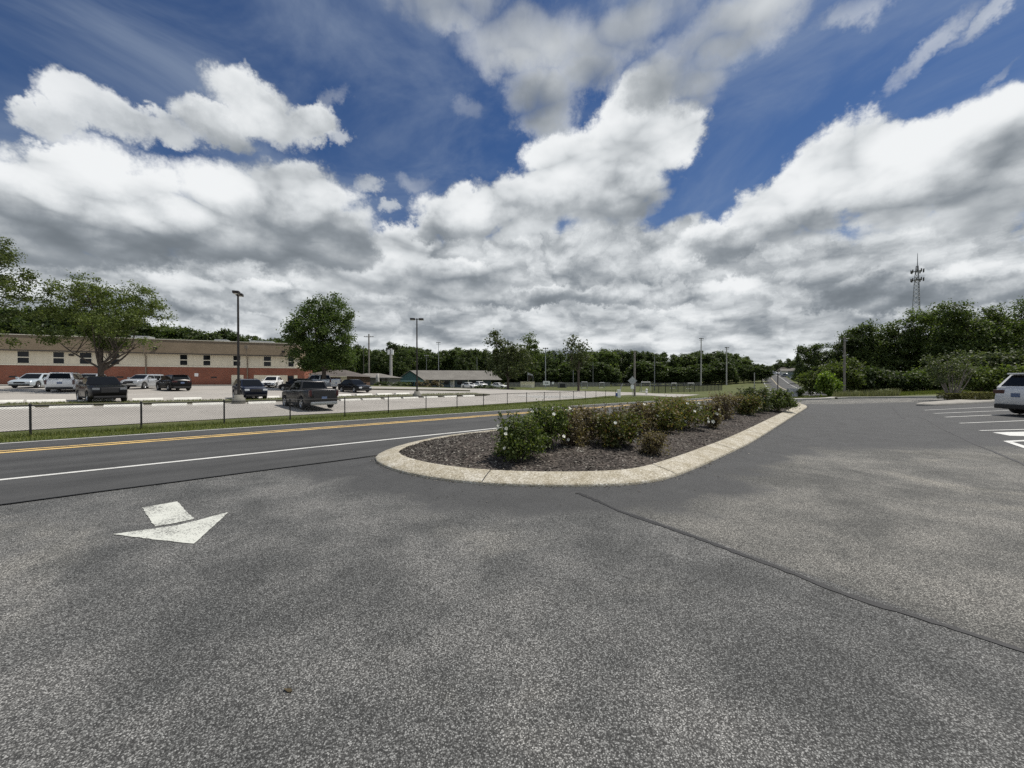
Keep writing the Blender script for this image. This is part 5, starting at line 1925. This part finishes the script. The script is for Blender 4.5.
def leaf_cloud(mb, r, clumps, per, csize, leaf, flat=0.75, droop=0.15):
    V, Fc = mb.v, mb.f
    for c, d in clumps:
        cs = csize * r.uniform(0.6, 1.35)
        m = int(per * r.uniform(0.6, 1.4))
        for _ in range(m):
            q = Vector((r.gauss(0, .42), r.gauss(0, .42), r.gauss(0, .42) * flat)) * cs
            p = c + q
            nrm = (d * 0.5 + rand_unit(r) + Vector((0, 0, 0.55))).normalized()
            u = nrm.cross(rand_unit(r)).normalized()
            w = nrm.cross(u)
            s = leaf * r.uniform(0.6, 1.4)
            a, b = u * s, w * (s * 0.62)
            i = len(V)
            t = p - Vector((0, 0, droop * s))
            V.extend(((p - a)[:], (p + b)[:], (t + a)[:], (p - b)[:]))
            Fc.append((i, i + 1, i + 2, i + 3))
            mb.m.append(0); mb.sm.append(False)

def limb(mb, a, b, r0, r1, r, bend=0.12, seg=5, n=6):
    a, b = Vector(a), Vector(b)
    L = (b - a).length
    off = rand_unit(r) * L * bend
    pts = [a.lerp(b, k / seg) + off * math.sin(math.pi * k / seg) for k in range(seg + 1)]
    mb.tube(pts, [lerp(r0, r1, k / seg) for k in range(seg + 1)], n, cap=False)

def tree(name, label, loc, H, blobs, trunk_r, fork_h, seed, leaf_m, bark_m, n_cl=120, per=70, csize=1.0, leaf=.16, n_limb=22, group=None, rz=0.0, shell=.55, fork_spread=.5, lean=(0, 0), visible_limbs=True, cat='tree'):
    """blobs are given in metres about the trunk's foot."""
    r = random.Random(seed)
    t = thing(name, label, cat, loc, rz, group)
    clumps = crown_clumps(r, blobs, n_cl, shell)
    mb = MB()
    fork = Vector((lean[0] * .4, lean[1] * .4, fork_h))
    mb.tube([(0, 0, -.3), (0, 0, .08), (.0, 0, .35), fork * .6, fork], [trunk_r * 1.6, trunk_r * 1.35, trunk_r * 1.05, trunk_r * .92, trunk_r * .82], 10, cap=False)
    mains = []
    k_m = max(3, n_limb // 5)
    top = max(b[0][2] for b in blobs)
    for k in range(k_m):
        tgt = r.choice(blobs)
        p = Vector(tgt[0]) + Vector((r.uniform(-.4, .4) * tgt[1][0], r.uniform(-.4, .4) * tgt[1][1], r.uniform(-.1, .5) * tgt[1][2]))
        st_ = fork * r.uniform(.75, 1.0)
        limb(mb, st_, p, trunk_r * r.uniform(.38, .6), trunk_r * .12, r, .10, 6, 7)
        mains.append((st_, p))
    # leader
    lead = Vector((lean[0], lean[1], top))
    limb(mb, fork, lead, trunk_r * .8, trunk_r * .12, r, .04, 6, 8)
    mains.append((fork, lead))
    for k in range(n_limb):
        a, b = r.choice(mains)
        st_ = a.lerp(b, r.uniform(.25, .9))
        c = min((r.choice(clumps)[0] for _ in range(6)), key=lambda q: (q - st_).length)
        limb(mb, st_, c, trunk_r * r.uniform(.10, .2), trunk_r * .04, r, .12, 4, 5)
    mb.build('trunk', bark_m, t)
    mb = MB()
    leaf_cloud(mb, r, clumps, per, csize, leaf)
    mb.build('crown', leaf_m, t)
    return t

# the two spreading trees of the school's front
def px_blobs(px0, dist, foot, lst, depth=1.0):
    """Crown lobes given as columns/rows of the photograph at one distance, with their own depth."""
    out = []
    for px, py, rx, ry, dy in lst:
        out.append((((px - px0) / F * dist, dy, zpix(py, dist) - foot.z), (rx / F * dist, rx / F * dist * depth, ry / F * dist)))
    return out
f1_ = at(101, 37.5)
tree('shade_tree', 'spreading shade tree with a forked trunk behind the black pickup', f1_, 10, px_blobs(101, 37.5, f1_, [(72, 293, 24, 14, .5), (100, 291, 20, 12, -1), (128, 299, 26, 16, .6), (152, 316, 16, 15, 0), (62, 312, 18, 16, -.8), (96, 314, 30, 18, .8), (52, 332, 14, 12, 0), (128, 326, 26, 12, -1), (84, 338, 26, 9, 1.2), (120, 344, 22, 6, .5), (50, 343, 12, 5, .6)]),
     .25, 2.6, 11, M['leaf_mid'], M['bark'], 255, 110, .70, .085, 44, None, shell=.6)
f2_ = at(-26, 33)
tree('shade_tree', 'shade tree cut off by the left edge of the view, pale underlit leaves', f2_, 12, px_blobs(-26, 33, f2_, [(-8, 262, 32, 21, 0), (8, 286, 26, 17, .6), (-30, 250, 30, 22, 0), (-12, 332, 20, 14, .5), (-44, 300, 36, 32, 0), (-14, 310, 18, 12, 0.2)]),
     .32, 3.0, 12, M['leaf_mid'], M['bark'], 180, 100, .70, .085, 30, None, shell=.6)
# round maple
f3_ = at(324, 50)
tree('maple_tree', 'round dense green maple in front of the low brown wing', f3_, 11, px_blobs(324, 50, f3_, [(324, 305, 15, 19, 0), (312, 317, 18, 18, .8), (338, 319, 17, 18, -.6), (323, 334, 30, 26, 0), (303, 338, 16, 18, -.5), (343, 339, 13, 18, .5), (323, 356, 29, 13, 0), (313, 362, 22, 9, .8), (337, 361, 16, 8, -.6)]),
     .30, 2.2, 13, M['leaf_maple'], M['bark'], 280, 125, .95, .115, 30, None, shell=.62)
# pair by the marquee
f4_ = at(508, 74)
tree('field_tree', 'loose olive-green tree left of the notice board, leaning left at its top', f4_, 11, px_blobs(508, 74, f4_, [(497, 338, 9, 8, 0), (506, 350, 15, 11, .6), (518, 357, 13, 11, -.6), (498, 362, 14, 9, 0), (508, 370, 20, 7, .5), (491, 345, 6, 5, 0)]),
     .24, 2.2, 14, M['leaf_olive'], M['bark'], 120, 55, 1.0, .20, 26, None, shell=.5)
f5_ = at(529, 92)
tree('field_tree', 'darker upright tree just behind the notice board', f5_, 11, px_blobs(529, 92, f5_, [(530, 342, 8, 8, 0), (526, 352, 10, 9, 0), (535, 355, 9, 9, .6), (528, 366, 12, 7, 0)]),
     .22, 2.2, 15, M['leaf_oak'], M['bark'], 90, 50, 1.0, .20, 22, None, shell=.5)
f6_ = at(578.5, 73)
tree('field_tree', 'sparse tall tree with a bare straight trunk out on the field', f6_, 11, px_blobs(578.5, 73, f6_, [(574, 340, 7, 7, 0), (583, 349, 8, 8, .5), (569, 350, 8, 6, -.5), (578, 358, 12, 7, 0), (573, 366, 8, 5, 0), (586, 362, 5, 6, 0)]),
     .22, 4.0, 16, M['leaf_olive'], M['bark'], 70, 26, .9, .20, 34, None, shell=.4)

# ---- kinds of wood tree, each copied with its own crown, trunk
def proto_tree(name, H, Wd, seed, leaf_m, kind):
    r = random.Random(seed)
    blobs = []
    if kind == 'round':
        for k in range(9):
            a = r.uniform(0, 6.28); rr = Wd * .5 * r.uniform(.15, .72); z = r.uniform(.36, .84) * H
            s = Wd * r.uniform(.20, .32)
            blobs.append(((math.cos(a) * rr, math.sin(a) * rr, z), (s, s, s * .85)))
        blobs.append(((0, 0, H * .55), (Wd * .42, Wd * .42, H * .34)))
        blobs.append(((0, 0, H * .26), (Wd * .40, Wd * .40, H * .20)))
    else:
        for k in range(8):
            z = lerp(.22, .90, k / 7) * H
            s = Wd * lerp(.46, .16, k / 7) * r.uniform(.8, 1.15)
            blobs.append(((r.uniform(-.12, .12) * Wd, r.uniform(-.12, .12) * Wd, z), (s, s, H * .13)))
    return tree(name, 'x', (0, 0, -500), H, blobs, .22, H * .30, seed, leaf_m, M['bark'], 210, 60, H * .085, H * .021, 8, None, shell=.6)
LAB = {}
PT = [proto_tree('wood_tree', 14, 11, 101, M['leaf_dark'], 'round'), proto_tree('wood_tree', 14, 9.5, 102, M['leaf_dark'], 'round'),
      proto_tree('wood_tree', 14, 10, 103, M['leaf_oak'], 'round'), proto_tree('wood_tree', 14, 8, 104, M['leaf_dark'], 'tall')]
PTOP = [sorted(v_.co.z for ch in t_.children if ch.name.startswith('crown') for v_ in ch.data.vertices)[-40] for t_ in PT]
used = set()
def wood(px, top_y, dist, label, group, r, wscale=1.0, kind=None, base=None):
    k = r.randrange(4) if kind is None else kind
    p = PT[k]
    c = p if k not in used else copy_tree(p)
    used.add(k)
    b = at(px, dist) if base is None else base
    H = max(3.0, zpix(top_y, dist) - b.z)
    s = H / PTOP[k]
    sx = s * wscale * r.uniform(.9, 1.15)
    c.location = b
    c.scale = (sx, sx, s)
    c.rotation_euler = (0, 0, r.uniform(0, 6.28))
    tag(c, label, 'tree', group)
    return c
r = random.Random(77)
TOPS = [(345, 350), (360, 346), (372, 350), (385, 351), (396, 347), (404, 350), (412, 348), (430, 351), (450, 349), (470, 349), (490, 350), (520, 349), (540, 352), (560, 351), (575, 355),
        (590, 351), (605, 350), (620, 350), (640, 352), (660, 353), (680, 353), (700, 351), (715, 352), (730, 354), (745, 358), (758, 364), (766, 367)]
GW = 'trees of the dark wood beyond the field'
x = 338
while x < 764:
    d = r.uniform(150, 166)
    lab = 'dark tree in the front row of the wood behind the school buildings' if x < 505 else ('dark tree in the front row of the wood beyond the playing field' if x < 740 else 'dark tree at the wood end beside the hill road')
    wood(x, interp(TOPS, x) + r.uniform(-1.5, 3.0), d, lab, GW, r, .95)
    x += r.uniform(8.5, 12.5)
x = 343
while x < 760:
    d = r.uniform(176, 192)
    lab = 'dark tree in the back row of the wood behind the school buildings' if x < 505 else 'dark tree in the back row of the wood beyond the playing field'
    wood(x, interp(TOPS, x) + r.uniform(-2.0, 1.5), d, lab, GW, r, 1.0)
    x += r.uniform(12, 17)
x = 500
while x < 762:
    d = r.uniform(143, 150)
    wood(x, r.uniform(361, 376), d, 'low bushy tree at the foot of the wood beyond the playing field' if x < 700 else 'low bushy tree at the foot of the wood near the hill road', 'low trees at the foot of the wood', r, r.uniform(1.2, 1.9), 1)
    x += r.uniform(6, 11)
# behind the school
T2 = [(-60, 300), (0, 312), (20, 318), (40, 308), (62, 306), (90, 316), (130, 322), (165, 325), (190, 328), (205, 333), (225, 330), (245, 333), (262, 337), (285, 335), (305, 340), (345, 346)]
x = -40
while x < 345:
    d = r.uniform(92, 108)
    lab = 'tree rising behind the left half of the school roof' if x < 170 else 'tree rising behind the right half of the school roof'
    wood(x, interp(T2, x) + r.uniform(-1, 3), d, lab, 'trees behind the school', r, 1.0)
    x += r.uniform(10, 14)
# two umbrella tops over the wood near the siren pole
for px, py in ((390.5, 342.5), (401, 345.5), (408, 347.0)):
    wood(px, py, 172, 'taller round-topped tree standing out of the wood near the pale pole', 'round tops in the wood', r, .55, 1)
# hilltop
for px, d, py in ((762, 245, 364), (771, 262, 367.5), (776, 262, 364), (780, 258, 359.5), (785, 250, 361), (789, 245, 358.5), (793, 240, 361), (797, 232, 359.5), (802, 220, 360)):
    wood(px, py, d, 'small dark tree on the hill at the end of the road', 'trees at the top of the hill', r, 1.0)
wood(798.5, 353.5, 130, 'taller dark tree right of the hill road, before the houses', None, r, .62, 3)

# ---- the stand of big trees on the right: each its own crown
def big(px, top_y, dist, w_px, label, seed, leaf_m, base_y=None, low=.12, nc=230, per=120, leaf=.125):
    b = at(px, dist)
    H = zpix(top_y, dist) - b.z
    w = w_px / F * dist
    rr = random.Random(seed)
    blobs = [((0, 0, H * .50), (w * .40, w * .38, H * .30)), ((0, -.2 * w, H * .28), (w * .40, w * .28, H * .24))]
    for k in range(11):
        a = rr.uniform(0, 6.28)
        q = rr.uniform(.2, .40) * w
        s = rr.uniform(.14, .24) * w
        blobs.append(((math.cos(a) * q, math.sin(a) * q, H * rr.uniform(low + .15, .86)), (s, s, s * .8)))
    blobs.append(((rr.uniform(-.1, .1) * w, 0, H * .86), (w * .20, w * .20, H * .11)))
    return tree('broadleaf_tree', label, b, H, blobs, .26, H * .28, seed, leaf_m, M['bark'], nc, per, .055 * H + .30, leaf, 18, 'big trees beyond the right-hand kerb', shell=.62)
big(826, 342, 66, 46, 'dark rounded tree at the left end of the right-hand stand, behind the utility pole', 201, M['leaf_dark'])
big(851, 328, 60, 36, 'dark ragged-topped tree just right of the utility pole', 202, M['leaf_dark'])
big(871, 319, 58, 40, 'dark tall tree with a pointed top left of the mast', 203, M['leaf_oak'])
big(898, 319, 56, 52, 'dark green tree below and left of the lattice mast', 204, M['leaf_oak'])
big(933, 306, 54, 52, 'tall green tree just right of the lattice mast', 205, M['leaf_oak'])
big(966, 301, 50, 60, 'broadest and tallest green tree of the right-hand stand', 206, M['leaf_oak'], nc=280)
big(995, 304, 50, 46, 'green tree before the very dark tree at the right edge', 207, M['leaf_oak'])
big(1022, 296, 56, 44, 'very dark tree highest at the right edge of the view', 208, M['leaf_dark'])
big(1052, 300, 48, 50, 'dark tree just outside the right edge with boughs showing', 209, M['leaf_dark'])
# lower, lighter growth in front
def bush(name, label, px, dist, top_y, w_px, seed, leaf_m, n_cl=46, per=70, leaf=.07, csize=.30, stems=9, group=None, stem_m=None, flowers=0, base=None, flat=1.0, cat='shrub', petal=.04, low=.0, side=0, depth=1.0, stem_r=.012, low_k=.25):
    rr = random.Random(seed)
    b = at(px, dist) if base is None else base
    H = zpix(top_y, dist) - b.z
    w = w_px / F * dist / 2
    t = thing(name, label, cat, b, 0, group)
    blobs = [((0, 0, H * .52), (w * .66, w * .66 * depth, H * .40))]
    for k in range(7):
        a = rr.uniform(0, 6.28)
        blobs.append(((math.cos(a) * w * .55, math.sin(a) * w * .55 * depth, H * rr.uniform(low_k + low, .82)), (w * .36, w * .36 * depth, H * .20)))
    clumps = crown_clumps(rr, blobs, n_cl, .5)
    clumps = [(Vector((c.x, c.y, max(c.z, .04 * H))), d) for c, d in clumps]
    mb = MB()
    for k in range(stems):
        c = rr.choice(clumps)[0]
        a = rr.uniform(0, 6.28)
        s0 = Vector((math.cos(a) * w * .10, math.sin(a) * w * .10, -.05))
        limb(mb, s0, c, stem_r * rr.uniform(.8, 1.4), stem_r * .35, rr, .12, 5, 5)
        m_ = s0.lerp(c, .55)
        for q in range(3):
            e = c + rand_unit(rr) * w * .35
            limb(mb, m_, (e.x, e.y, abs(e.z)), stem_r * .6, stem_r * .25, rr, .1, 3, 4)
    shoots = []
    if name in ('rose_shrub', 'young_rose', 'small_shrub'):
        for k in range(26):
            a = rr.uniform(0, 6.28); q = w * rr.uniform(.1, .85)
            s0 = Vector((math.cos(a) * q * .7, math.sin(a) * q * .7, H * rr.uniform(.45, .75)))
            e = Vector((math.cos(a) * q * 1.15, math.sin(a) * q * 1.15, H * rr.uniform(.82, 1.08)))
            limb(mb, s0, e, .005, .002, rr, .06, 3, 4)
            for j in range(5):
                shoots.append((s0.lerp(e, .35 + .15 * j), Vector((0, 0, 1))))
    mb.build('stems', stem_m or M['twig'], t)
    mb = MB(); leaf_cloud(mb, rr, clumps, per, csize, leaf, .9)
    leaf_cloud(mb, rr, shoots, 7, csize * .35, leaf * .9, .9)
    # nothing hangs through the soil
    mb.build('foliage', leaf_m, t)
    for k in range(flowers):
        # a bloom on the outside of the bush, mostly the side that faces the lot
        c, d = max((rr.choice(clumps) for _ in range(5)), key=lambda q: (-q[0].y * .9 / w + q[0].z * .9 / H + q[1].x * side))
        p = c + d * csize * .75 + Vector((0, -csize * .3, 0)) + Vector((0, -.04, .02))
        mb = MB()
        hd = Vector((d.x * .5, -.8, .55)).normalized()
        e1 = hd.cross(Vector((0, 0, 1))).normalized(); e2 = hd.cross(e1)
        for j, (rad, tilt, nn) in enumerate(((1.0, .25, 7), (.75, .75, 6), (.42, 1.3, 5))):
            for i in range(nn):
                an = 2 * math.pi * (i + .4 * j) / nn
                u = (e1 * math.cos(an) + e2 * math.sin(an) + hd * tilt).normalized()
                v_ = e2 * math.cos(an) - e1 * math.sin(an)
                s = petal * rad * rr.uniform(.8, 1.15)
                mb.add([p, p + u * s * .55 + v_ * s * .42, p + u * s, p + u * s * .55 - v_ * s * .42], [(0, 1, 2, 3)])
        mb.build('blossom', M['petal'], t)
    return t
bush('young_tree', 'bright yellow-green sapling bush at the kerb below the utility pole', 830, 41, 373, 22, 301, M['leaf_bright'], 60, 70, .12, .5, 10, None, None, stem_r=.03, cat='bush')
bush('roadside_bush', 'mid-green bush left of the bright sapling', 812, 52, 368, 26, 302, M['leaf_mid'], 60, 70, .14, .7, 8, 'bushes beyond the far kerb', stem_r=.04, cat='bush')
bush('roadside_bush', 'mid-green spreading bush behind the bright sapling', 842, 50, 360, 40, 303, M['leaf_mid'], 90, 70, .14, .8, 8, 'bushes beyond the far kerb', stem_r=.04, cat='bush')
bush('roadside_bush', 'dark low bush in the shade left of the crape myrtle', 896, 48, 371, 44, 304, M['leaf_dark'], 90, 70, .15, .8, 8, 'bushes beyond the far kerb', stem_r=.04, cat='bush')
bush('roadside_bush', 'dark low bush in the shade under the utility pole trees', 868, 50, 368, 36, 305, M['leaf_dark'], 90, 70, .15, .8, 8, 'bushes beyond the far kerb', stem_r=.04, cat='bush')
bush('roadside_bush', 'yellow-green bushy tree behind the crape myrtle', 978, 38, 350, 40, 306, M['leaf_olive'], 110, 70, .13, .75, 10, 'bushes beyond the far kerb', stem_r=.05, cat='bush')
bush('roadside_bush', 'yellow-green bushy tree behind the white crossover', 1005, 37, 350, 38, 307, M['leaf_olive'], 110, 70, .13, .75, 10, 'bushes beyond the far kerb', stem_r=.05, cat='bush')
bush('roadside_bush', 'shaded bush behind the clipped hedge blocks', 985, 35, 366, 44, 308, M['leaf_mid'], 90, 60, .11, .6, 12, 'bushes beyond the far kerb', stem_r=.03, cat='bush')
bush('roadside_bush', 'shaded bush at the right edge above the white crossover', 1024, 33, 366, 50, 309, M['leaf_mid'], 90, 60, .11, .6, 12, 'bushes beyond the far kerb', stem_r=.03, cat='bush')
bush('round_bush', 'small dark round bush beside the utility cabinets', 799.5, 42, 388.5, 11, 310, M['leaf_dark'], 50, 60, .07, .3, 6, None, cat='bush', low=-.15)
bush('roadside_bush', 'dark bush under the front of the right-hand stand', 930, 46, 368, 40, 311, M['leaf_oak'], 90, 70, .14, .8, 8, 'bushes beyond the far kerb', stem_r=.04, cat='bush')
# crape myrtle: many bare stems fanning from one foot
def fan_shrub(label, px, dist, top_y, w_px, seed):
    rr = random.Random(seed)
    b = at(px, dist, .12)
    H = zpix(top_y, dist) - b.z
    w = w_px / F * dist / 2
    t = thing('crape_myrtle', label, 'tree', b)
    mb = MB(); tips = []
    for k in range(15):
        a = rr.uniform(0, 6.28); q = w * math.sqrt(rr.random())
        tip = Vector((math.cos(a) * q, math.sin(a) * q * .8, H * rr.uniform(.58, .9)))
        s0 = Vector((math.cos(a) * .10, math.sin(a) * .10, -.1))
        limb(mb, s0, tip, .045, .014, rr, .05, 6, 6)
        for j in range(5):
            st_ = s0.lerp(tip, rr.uniform(.45, .95))
            e = st_ + Vector((rr.uniform(-.45, .45), rr.uniform(-.45, .45), rr.uniform(.2, .8)))
            limb(mb, st_, e, .013, .005, rr, .08, 3, 4)
            tips.append(e)
    mb.build('stems', M['pale_bark'], t)
    mb = MB()
    cl = [(p, Vector((0, 0, 1))) for p in tips if rr.random() < .7]
    leaf_cloud(mb, rr, cl, 44, .40, .06)
    cl2 = [(Vector((-w * rr.uniform(.5, 1.0), rr.uniform(-.5, .5), H * rr.uniform(.35, .95))), Vector((-1, 0, .4))) for _ in range(16)]
    leaf_cloud(mb, rr, cl2, 40, .42, .07)
    mb.build('foliage', M['leaf_olive'], t)
fan_shrub('fan-shaped crape myrtle with bare brown stems beside the clipped hedges', 952, 27.5, 355, 40, 401)

# clipped box hedges on the stall end
def box_hedge(px, dist, top_y, w_px, label, seed):
    rr = random.Random(seed)
    b = at(px, dist, .12)
    H = zpix(top_y, dist) - b.z
    w = w_px / F * dist
    t = thing('box_hedge', label, 'hedge', b, 0, 'clipped hedges by the stalls')
    mb = MB()
    for _ in range(26):
        x, y = rr.uniform(-.4, .4) * w, rr.uniform(-.35, .35)
        mb.tube([(0 + x * .5, y * .5, -.05), (x, y, H * .8)], [.012, .006], 4, cap=False)
    mb.build('stems', M['twig'], t)
    mb = MB()
    for _ in range(2600):
        f = rr.random()
        x, y, z = rr.uniform(-.5, .5) * w, rr.uniform(-.45, .45), rr.uniform(.05, 1) * H
        if f < .4: y = -.45 * rr.uniform(.85, 1.03)
        elif f < .7: z = H * rr.uniform(.92, 1.02)
        elif f < .9: x = rr.choice((-.5, .5)) * w * rr.uniform(.9, 1.02)
        p = Vector((x, y, z)); nrm = rand_unit(rr); u = nrm.cross(rand_unit(rr)).normalized(); v_ = nrm.cross(u)
        s = .035 * rr.uniform(.7, 1.4)
        mb.add([p - u * s, p + v_ * s * .6, p + u * s, p - v_ * s * .6], [(0, 1, 2, 3)])
    mb.build('foliage', M['leaf_box'], t)
box_hedge(947.5, 26.5, 393.3, 8, 'smallest clipped box hedge, left of the crape myrtle foot', 411)
box_hedge(961.8, 26.0, 393.6, 10, 'clipped box hedge just right of the crape myrtle foot', 412)
box_hedge(976.5, 25.2, 392.0, 15, 'widest clipped box hedge in the row by the stalls', 413)
box_hedge(990.5, 25.6, 392.4, 12, 'clipped box hedge partly behind the white crossover', 414)
box_hedge(1004, 25.6, 392.4, 12, 'clipped box hedge behind the white crossover tailgate', 415)

# low hedges before the gabled building and the grey one
def low_hedge(px, dist, top_y, w_px, label, seed, m_):
    rr = random.Random(seed)
    b = at(px, dist); H = zpix(top_y, dist) - b.z; w = w_px / F * dist
    t = thing('low_hedge', label, 'hedge', b, 0, 'low hedges before the far buildings')
    mb = MB()
    cl = [(Vector((rr.uniform(-.5, .5) * w, rr.uniform(-.6, .6), H * rr.uniform(.15, .85))), Vector((0, -.5, 1))) for _ in range(int(w * 5))]
    leaf_cloud(mb, rr, cl, 44, .5, .13)
    mb.build('foliage', m_, t)
    mb = MB()
    for _ in range(20):
        x = rr.uniform(-.45, .45) * w
        mb.tube([(x, 0, -.1), (x + .1, 0, H * .7)], [.03, .01], 4, cap=False)
    mb.build('stems', M['twig'], t)
low_hedge(487, 84, 386.0, 24, 'dark low hedge in front of the white cars', 421, M['leaf_dark'])
low_hedge(430, 92, 379.5, 26, 'brownish hedge along the porch of the gabled building', 422, M['leaf_brown'])
low_hedge(388, 76, 382.5, 26, 'dark green low hedge before the low grey building', 423, M['leaf_dark'])
low_hedge(402, 80, 382.5, 16, 'dark low hedge left of the gabled porch', 424, M['leaf_dark'])

# ------------------------------------------------------------------ shrubs of the island
ISG = 'rose shrubs on the mulched island'
def isl(px, py):
    """The point of the bed at this pixel."""
    p = G(px, py, .14)
    return Vector((p.x, p.y, mulch_h(p.x, p.y) - .02))
def rose(px, py, top_y, w_px, label, seed, m_, flowers, dens=1.0, leaf=.026, side=0, stems=14, name='rose_shrub', petal=.037, brown=0.0):
    b = isl(px, py)
    n_cl = int(72 * dens)
    top_y = py + (top_y - py) * .95
    t = bush(name, label, px, b.y, top_y, w_px * 1.22, seed, M[m_], n_cl, 66, leaf * (1 + b.y * .02), .17 + b.y * .004, stems, ISG, M['twig'], flowers, b, 1.0, 'shrub', petal, -.05, side, 1.0, .008, .18)
    return t
rose(519, 459, 413, 48, 'dark green rose shrub nearest the camera, white blooms on its left', 501, 'leaf_front', 8, 1.0, .024, -.6, 20)
rose(546, 451, 403, 40, 'tall dark green rose shrub with white blooms on its top', 502, 'leaf_front', 7, 1.0, .024, .1, 18)
rose(569, 447, 406, 38, 'thin brown-leaved shrub behind the two nearest rose shrubs', 503, 'leaf_brown', 2, .7, .024, 0, 18)
rose(590, 442, 404, 40, 'brown-leaved half bare shrub left of the second green rose shrub', 504, 'leaf_brown', 1, .62, .024, 0, 24)
rose(617, 448, 411, 42, 'green rose shrub behind the tiny brown tuft, blooms on its right', 505, 'leaf_shrub', 6, 1.1, .026, .6, 18)
rose(633, 437, 402, 40, 'brown-topped shrub behind the green rose shrub with right-hand blooms', 506, 'leaf_brown', 1, .62, .026, 0, 20)
rose(655, 434, 401, 42, 'bushy olive shrub left of the many-bloomed shrub', 507, 'leaf_shrub', 3, 1.1, .026, .3, 16)
rose(684, 430, 399, 46, 'olive shrub with many white blooms along its base', 508, 'leaf_shrub', 9, 1.0, .026, 0, 20, petal=.042)
rose(672, 421, 397, 40, 'brownish shrub behind the many-bloomed shrub', 513, 'leaf_brown', 0, .6, .026, 0, 16)
rose(727, 420, 393, 36, 'nearly leafless reddish twig shrub beyond the many-bloomed one', 509, 'leaf_brown', 0, .42, .026, 0, 60)
rose(745, 415, 394, 30, 'green-topped shrub at the foot of the bright end shrubs', 510, 'leaf_shrub', 0, .8, .028, 0, 26)
rose(752, 412.5, 386.5, 34, 'bright green shrub with tall shoots near the far end of the island', 511, 'leaf_olive', 1, 1.0, .03, 0, 14)
rose(777, 411, 388.5, 32, 'rounded bright green shrub at the far end of the island', 512, 'leaf_mid', 0, 1.2, .03, 0, 12)
rose(653.5, 453, 432.5, 20, 'small reddish brown tuft alone on the bark near the kerb', 514, 'leaf_brown', 0, .5, .018, 0, 40, 'small_shrub')
rose(711, 428.5, 402, 15, 'thin leggy young rose with white blooms and a bare stem', 515, 'leaf_brown', 3, .3, .024, 0, 12, 'young_rose', .06)

# pale flat stones in the bed
def stone(px, py, s, label, seed):
    rr = random.Random(seed)
    b = isl(px, py)
    bm = bmesh.new()
    bmesh.ops.create_icosphere(bm, subdivisions=2, radius=1.0)
    for p in bm.verts:
        k = 1 + .25 * mnoise.noise(p.co * 1.3 + Vector((seed, 0, 0)))
        p.co = Vector((p.co.x * s * k, p.co.y * s * .7 * k, p.co.z * s * .35 * k + s * .12))
    mb = MB(); bm.verts.index_update()
    mb.add([p.co for p in bm.verts], [[q.index for q in f.verts] for f in bm.faces], 0, True); bm.free()
    o = mb.build('garden_stone', M['kerb'], None, b)
    tag(o, label, 'stone', 'stones lying on the bark')
stone(591, 444.5, .13, 'pale flat stone on the bark under the brown half bare shrub', 1)
stone(565, 450, .08, 'small pale stone on the bark right of the nearest rose shrub', 2)

# ------------------------------------------------------------------ grass and weeds
def blades(name, n, place, h, w, m_, seed, lean=.5):
    rr = random.Random(seed)
    mb = MB()
    c = 0
    while c < n:
        p = place(rr)
        if p is None: continue
        c += 1
        hh = h * rr.uniform(.5, 1.4); a = rr.uniform(0, math.pi)
        u = Vector((math.cos(a), math.sin(a), 0)) * w * rr.uniform(.6, 1.3)
        tip = p + Vector((rr.uniform(-lean, lean) * hh, rr.uniform(-lean, lean) * hh, hh))
        i = len(mb.v)
        mb.v.extend(((p - u)[:], (p + u)[:], tip[:])); mb.f.append((i, i + 1, i + 2)); mb.m.append(0); mb.sm.append(False)
    o = mb.build(name, m_)
    o['kind'] = 'stuff'
    return o
def verge(rr):
    s = -12 + 62 * rr.random() ** 1.25
    a, b = T0 + tc(s) + 4.05, tfence(s) + 1.15
    t = lerp(a, b, rr.random())
    x, y = xy(s, t)
    return Vector((x, y, hgt(x, y) - .03))
blades('grass', 46000, verge, .085, .012, M['blade'], 601)
def fence_foot(rr):
    s = -12 + 60 * rr.random() ** 1.2
    x, y = xy(s, tfence(s) + rr.gauss(0, .10))
    return Vector((x, y, hgt(x, y) - .03))
blades('grass', 9000, fence_foot, .17, .012, M['blade'], 602)
def med(rr):
    i = rr.randrange(len(MED) - 1)
    a, b = MED[i], MED[i + 1]
    p = a.lerp(b, rr.random())
    d = (b - a).normalized()
    p = p + Vector((-d.y, d.x, 0)) * rr.uniform(-1.4, 1.4)
    return Vector((p.x, p.y, hgt(p.x, p.y) + .08))
blades('grass', 9000, med, .09, .022, M['blade'], 603)
def weeds(rr):
    px = rr.uniform(834, 900)
    d = rr.uniform(37.2, 40)
    return at(px, d, -.03)
blades('weeds', 3600, weeds, .62, .018, M['weed'], 604, .35)
def lawn(rr):
    px = rr.uniform(792, 1010)
    return at(px, rr.uniform(37.3, 47), -.03)
blades('grass', 12000, lawn, .16, .03, M['blade'], 605)

# a few fallen leaves on the asphalt
for px, py, s, lab in ((288, 690, .028, 'small dark dry leaf alone on the foreground asphalt'),):
    p = G(px, py, .006)
    rr = random.Random(px)
    a = rr.uniform(0, 3)
    mb = MB(); pts = []
    for k in range(10):
        an = 2 * math.pi * k / 10
        rad = s * (1 - .35 * abs(math.sin(an)))
        pts.append(Vector((rad * math.cos(an) * math.cos(a) - .5 * rad * math.sin(an) * math.sin(a), rad * math.cos(an) * math.sin(a) + .5 * rad * math.sin(an) * math.cos(a), .004 * math.sin(an * 2))))
    mb.prism(pts, (0, 0, .003))
    o = mb.build('fallen_leaf', M['leaf_brown'] if 'dark' in lab else M['weed'], None, p)
    tag(o, lab, 'leaf')
